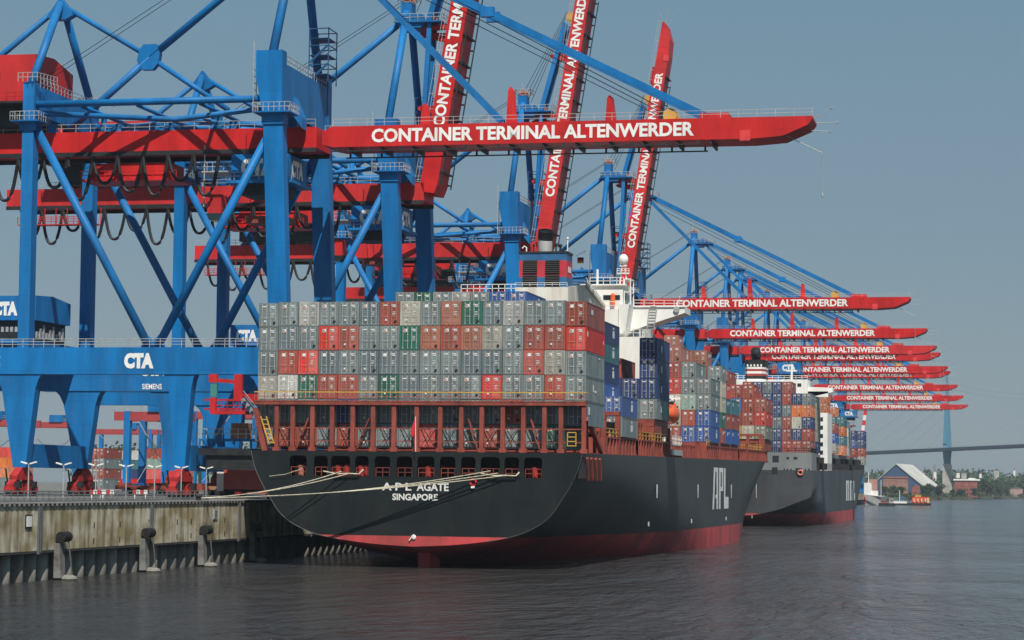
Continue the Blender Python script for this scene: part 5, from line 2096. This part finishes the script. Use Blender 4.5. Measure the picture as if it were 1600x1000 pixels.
tag(r, 'long orange brick building in front of the dark blue shed', 'building')
w = MB((r1.x, 2210, 2))
c = at(1418.5, 747.5, Y=2210)
w.box(r1.x, c.x, 2210, 2222, 2, c.z)
w.build('wall', mat('orange_brick', (0.30, 0.16, 0.12), 0.85, var=0.2, scale=0.3), r)
w = MB((r1.x, 2210, 2))
w.prism([(r1.x - 0.5, c.z), (c.x + 0.5, c.z), (c.x - 1, c.z + 1.6), (r1.x + 1, c.z + 1.6)], 'y', 2209.5, 2222.5)
w.build('roof', mat('roof_rust', (0.30, 0.12, 0.08), 0.85), r)
r1 = at(1425, 768, Y=2150)
r = empty('gabled_house', (r1.x, 2150, 2))
tag(r, 'small dark red gabled house at the waterside right of the shed front', 'house')
w = MB((r1.x, 2150, 2))
c = at(1437, 757, Y=2150)
w.prism([(r1.x, 2), (c.x, 2), (c.x, c.z - 3), ((r1.x + c.x) / 2, c.z), (r1.x, c.z - 3)], 'y', 2150, 2160)
w.build('wall', BRICK, r)
r1 = at(1491, 768, Y=2560)
r = empty('brick_building', (r1.x, 2560, 2))
tag(r, 'long red brick building with a white flat roof right of the bridge pier', 'building')
w = MB((r1.x, 2560, 2))
c = at(1527, 751, Y=2560)
w.box(r1.x, c.x, 2560, 2580, 2, c.z)
w.build('wall', BRICK, r)
w = MB((r1.x, 2560, 2))
w.box(r1.x - 1, c.x + 3, 2559, 2581, c.z, c.z + 1.6)
w.prism([(r1.x + 14, c.z + 1.6), (r1.x + 24, c.z + 1.6), (r1.x + 20, c.z + 2.8), (r1.x + 16, c.z + 2.8)], 'y', 2560, 2578)
w.build('roof', WHITE, r)
w = MB((r1.x, 2560, 2))
for k in range(8):
    for j in range(2):
        x = r1.x + 1.5 + 3.0 * k
        w.box(x, x + 1.3, 2559.9, 2560.05, 4.5 + 4.6 * j, 6.6 + 4.6 * j)
w.build('windows', GLASS, r)
# church tower and scattered houses
r1 = at(1460, 745, Y=3250)
r = empty('church_tower', (r1.x, 3250, 2))
tag(r, 'faint pinkish church tower with a pointed top above the distant trees', 'tower')
w = MB((r1.x, 3250, 2))
z0 = at(1460, 733, Y=3250).z
z1 = at(1460, 723, Y=3250).z
w.box(r1.x - 2.6, r1.x + 2.6, 3250, 3255, 12, z0)
w.build('tower_wall', mat('tower_pink', (0.36, 0.24, 0.21), 0.85), r)
w = MB((r1.x, 3250, 2))
w.prism([(r1.x - 2.0, z0), (r1.x + 2.0, z0), (r1.x + 0.8, z0 + (z1 - z0) * 0.5), (r1.x, z1), (r1.x - 0.8, z0 + (z1 - z0) * 0.5)], 'y', 3250.5, 3254.5)
w.build('spire', mat('copper_roof', (0.16, 0.20, 0.19), 0.8), r)
HL = ['white gabled house left of the bridge pier among the trees', 'white house above the brick building', 'second white house above the brick building, longer', 'tall white house right of the brick building', 'cream house on the ridge right of the bridge pier', 'small white house high on the right ridge', 'pink waterside house near the right edge']
for i, (px, py, wd, hp, Y, m_) in enumerate(((1461, 740, 4, 5, 3150, WHITE), (1497, 741, 5, 4, 3160, WHITE), (1506, 741.5, 8, 4, 3180, STONE), (1532, 744, 3.5, 6, 3130, WHITE), (1557, 738.5, 8, 5, 3300, STONE),
                                             (1585, 737, 3, 4, 3400, WHITE), (1588, 771, 20, 9, 2970, mat('house_pink', (0.40, 0.26, 0.22), 0.8)))):
    a, b = at(px - wd / 2, py, Y=Y), at(px + wd / 2, py - hp, Y=Y)
    zb = min(hill_z(Y) - 3, b.z - 5)
    r = empty('house', (a.x, Y, zb))
    tag(r, HL[i], 'house', 'scattered houses on the far shore')
    w = MB((a.x, Y, zb))
    w.box(a.x, b.x, Y, Y + 9, zb, b.z - 1.5)
    w.build('wall', m_, r)
    w = MB((a.x, Y, zb))
    w.prism([(a.x - 0.4, b.z - 1.5), (b.x + 0.4, b.z - 1.5), ((a.x + b.x) / 2, b.z + 1.2)], 'y', Y - 0.3, Y + 9.3)
    w.build('roof', BRICK if i % 2 else mat('slate_roof', (0.12, 0.12, 0.13), 0.8), r)

# cable-stayed bridge
PY = 2600
c = at(1480, 703, Y=PY)
r = empty('bridge', (c.x, PY, 0))
tag(r, 'tall cable-stayed bridge with a blue pylon crossing the river in the distance', 'bridge')
OB = (c.x, PY, 0)
e0, e1 = at(1358, 708, Y=2680), at(1600, 697, Y=2520)
dv = (e1 - e0)
w = MB(OB)
w.bar(e0 - dv * 1.2, e1 + dv * 1.2, 17, 3.3)
dk = w.build('deck', mat('deck_blue_grey', (0.05, 0.075, 0.11), 0.7), r)
w = MB(OB)
w.rail([e0 - dv + Vector((0, -8.4, 1.6)), e1 + dv + Vector((0, -8.4, 1.6))], 1.2, 12, 0.2)
w.build('parapet', GALV, dk)
for s in (-1, 1):
    w = MB(OB)
    pts = [(38, 3.6), (53, 5.0), (60, 4.6), (136, 1.2)]
    for (z0, h0), (z1, h1) in zip(pts, pts[1:]):
        x0a, x1a = (c.x + s * 0.06, c.x + s * h0)
        x0b, x1b = (c.x + s * 0.06, c.x + s * h1)
        q = [(min(x0a, x1a), PY - 2.5 + s * 1.2, z0), (max(x0a, x1a), PY - 2.5 + s * 1.2, z0), (max(x0a, x1a), PY + 2.5, z0), (min(x0a, x1a), PY + 2.5, z0),
             (min(x0b, x1b), PY - 2 + s * 0.6, z1), (max(x0b, x1b), PY - 2 + s * 0.6, z1), (max(x0b, x1b), PY + 2, z1), (min(x0b, x1b), PY + 2, z1)]
        w.hexa(q)
    w.build('pylon_leg', PYLON, r)
w = MB(OB)
w.prism([(c.x - 5.4, 1), (c.x + 5.4, 1), (c.x + 4.9, 36), (c.x + 4.2, 38.2), (c.x - 4.2, 38.2), (c.x - 4.9, 36)], 'y', PY - 5, PY + 5)
w.build('pier', STONE, r)
w = MB(OB)
dn = dv.normalized()
for s in (-1, 1):
    for k in range(1, 6):
        w.tube([(c.x, PY, 70 + 12 * k), Vector((c.x, PY, c.z + 1)) + dn * (s * 32 * k)], 0.09, 4)
w.build('stay_cables', mat('stay_grey', (0.3, 0.33, 0.36), 0.6), r)
# power line sagging over the river
w = MB((0, 2400, 0))
for k, dy in enumerate((0, 9)):
    a, b = at(1490, 600 + dy, Y=2400), at(1640, 618 + dy * 0.6, Y=2300)
    w.tube([a.lerp(b, j / 8) - Vector((0, 0, 3 * math.sin(math.pi * j / 8))) for j in range(9)], 0.10, 4)
o = w.build('power_line', mat('wire_grey', (0.2, 0.22, 0.24), 0.6))
o.location = (0, 2400, 0)
tag(o, 'pair of faint overhead wires at the right edge of the sky', 'power line')

# boats and barges off the quay head


def craft(name, px0, px1, py, lab, cat, hullm, hh, parts):
    a, b = at(px0, py, Z=0), at(px1, py, Z=0)
    Y = (a.y + b.y) / 2
    o = (a.x, Y, 0)
    L = b.x - a.x
    r = empty(name, o)
    tag(r, lab, cat)
    w = MB(o)
    W = min(4.0, L * 0.2)
    w.prism([(a.x + L * 0.02, Y - W), (a.x + L * 0.85, Y - W), (b.x, Y), (a.x + L * 0.85, Y + W), (a.x + L * 0.02, Y + W)], 'z', -0.6, hh)
    w.build('hull', hullm, r)
    for nm, x0, x1, z0, z1, m_ in parts:
        w = MB(o)
        w.box(a.x + L * x0, a.x + L * x1, Y - W * 0.7, Y + W * 0.7, z0, z1)
        w.box(a.x + L * x0 - 0.1, a.x + L * x1 + 0.1, Y - W * 0.75, Y + W * 0.75, z1, z1 + 0.15)
        q = w.build(nm, m_, r)
        if nm == 'cabin':
            w = MB(o)
            for k in range(3):
                xx = a.x + L * (x0 + (x1 - x0) * (0.15 + 0.3 * k))
                w.box(xx, xx + L * (x1 - x0) * 0.18, Y - W * 0.72, Y - W * 0.7 + 0.02, z0 + (z1 - z0) * 0.45, z0 + (z1 - z0) * 0.8)
            w.build('window', GLASS, q)
    return r, a, b, Y


craft('barge', 1371, 1400, 790.5, 'low black barge with reddish deck moored left of the white launch', 'barge', DARK, 1.6, [('hatch', 0.15, 0.55, 1.6, 2.6, BRICK), ('cabin', 0.65, 0.9, 1.6, 4.2, mat('cabin_grey', (0.4, 0.36, 0.34), 0.7))])
r, a, b, Y = craft('launch', 1394, 1421, 789.5, 'white launch with a short mast between the black and orange barges', 'boat', DARK, 1.2, [('deck_trim', 0.03, 0.88, 1.2, 2.4, WHITE), ('cabin', 0.5, 0.72, 2.5, 5.0, mat('cabin_blue', (0.08, 0.2, 0.35), 0.6)), ('wheelhouse', 0.1, 0.3, 2.5, 4.4, mat('cabin_green', (0.1, 0.22, 0.2), 0.6))])
w = MB((a.x, Y, 0))
xm = a.x + (b.x - a.x) * 0.42
w.tube([(xm, Y, 2.4), (xm, Y, 9)], 0.18, 6)
w.build('mast', WHITE, r)
r, a, b, Y = craft('barge', 1418, 1456, 789.8, 'bright orange barge on a black pontoon, rightmost of the moored craft', 'barge', DARK, 1.4, [('cargo_house', 0.16, 0.94, 1.4, 5.0, ORANGE), ('deck_house', 0.3, 0.55, 5.15, 6.4, YELLOW)])
w = MB((a.x, Y, 0))
for k in range(4):
    xx = a.x + (b.x - a.x) * (0.22 + 0.17 * k)
    w.box(xx, xx + 0.9, Y - 3.0, Y - 2.75, 2.2, 4.2)
w.box(b.x - 2.2, b.x - 1.2, Y - 3.2, Y - 2.6, 1.6, 4.6)
w.build('pale_panel', mat('panel_cream', (0.6, 0.5, 0.35), 0.6), r)
p = at(1364, 789.5, Z=0)
o = (p.x, p.y, 0)
r = empty('harbour_vessel', o)
tag(r, 'white and grey harbour vessel, bow on, half hidden by the grey ship', 'ship')
w = MB(o)
Yv = p.y
prof = [(-4.6, 0), (4.2, 0), (4.8, 5.2), (-5.2, 6.4)]
w.prism([(p.x + a, b) for a, b in prof], 'y', Yv, Yv + 60)
w.build('hull', mat('vessel_grey', (0.34, 0.34, 0.33), 0.6), r)
w = MB(o)
w.box(p.x - 5.4, p.x - 1.2, Yv + 3, Yv + 14, 6.0, 13.2)
w.box(p.x - 4.8, p.x + 2.6, Yv + 4, Yv + 10, 5.2, 8.6)
w.build('deckhouse', WHITE, r)
w = MB(o)
w.box(p.x - 3.8, p.x + 1.2, Yv + 20, Yv + 28, 5.2, 15.5)
w.build('cargo', mat('vessel_cargo', (0.42, 0.22, 0.18), 0.7), r)
w = MB(o)
w.tube([(p.x - 3.0, Yv + 6, 13.2), (p.x - 3.0, Yv + 6, 19.5)], 0.25, 6)
w.tube([(p.x + 4.6, Yv + 2, 5), (p.x + 4.6, Yv + 2, 15)], 0.18, 6)
w.build('mast', WHITE, r)
w = MB(o)
w.box(p.x - 5.3, p.x - 4.4, Yv - 0.2, Yv + 0.5, 1.5, 5.0)
w.build('red_mark', FLAGR, r)
# small red and white jib standing beyond the cranes
a, b = at(1343, 712, Y=1385), at(1352.5, 641, Y=1385)
r = empty('harbour_crane', (a.x, 1385, QZ))
tag(r, 'slim red and white jib of a far crane right of the last container stacks', 'crane')
w = MB((a.x, 1385, QZ))
for k in range(9):
    w.bar(a.lerp(b, k / 9), a.lerp(b, (k + 1) / 9), 2.2, 1.8, k % 2)
w.build('jib', [FLAGR, WHITE], r)
w = MB((a.x, 1385, QZ))
w.box(a.x - 2.5, a.x + 2.5, 1383, 1389, QZ, a.z)
w.build('tower', BLUE, r)

# ------------------------------------------------------------------ the hazy air
hz = MB()
hz.box(-2390, 2390, -55, 5590, -4, 170)
HZ = hz.build('haze', [])
m = bpy.data.materials.new('haze_air')
m.use_nodes = True
n, l = m.node_tree.nodes, m.node_tree.links
n.remove(n['Principled BSDF'])
v = n.new('ShaderNodeVolumePrincipled')
v.inputs['Color'].default_value = (0.62, 0.74, 0.88, 1)
v.inputs['Density'].default_value = 0.00006
v.inputs['Anisotropy'].default_value = 0.0
l.new(v.outputs['Volume'], n['Material Output'].inputs['Volume'])
HZ.data.materials.append(m)
tag(HZ, kind='stuff')
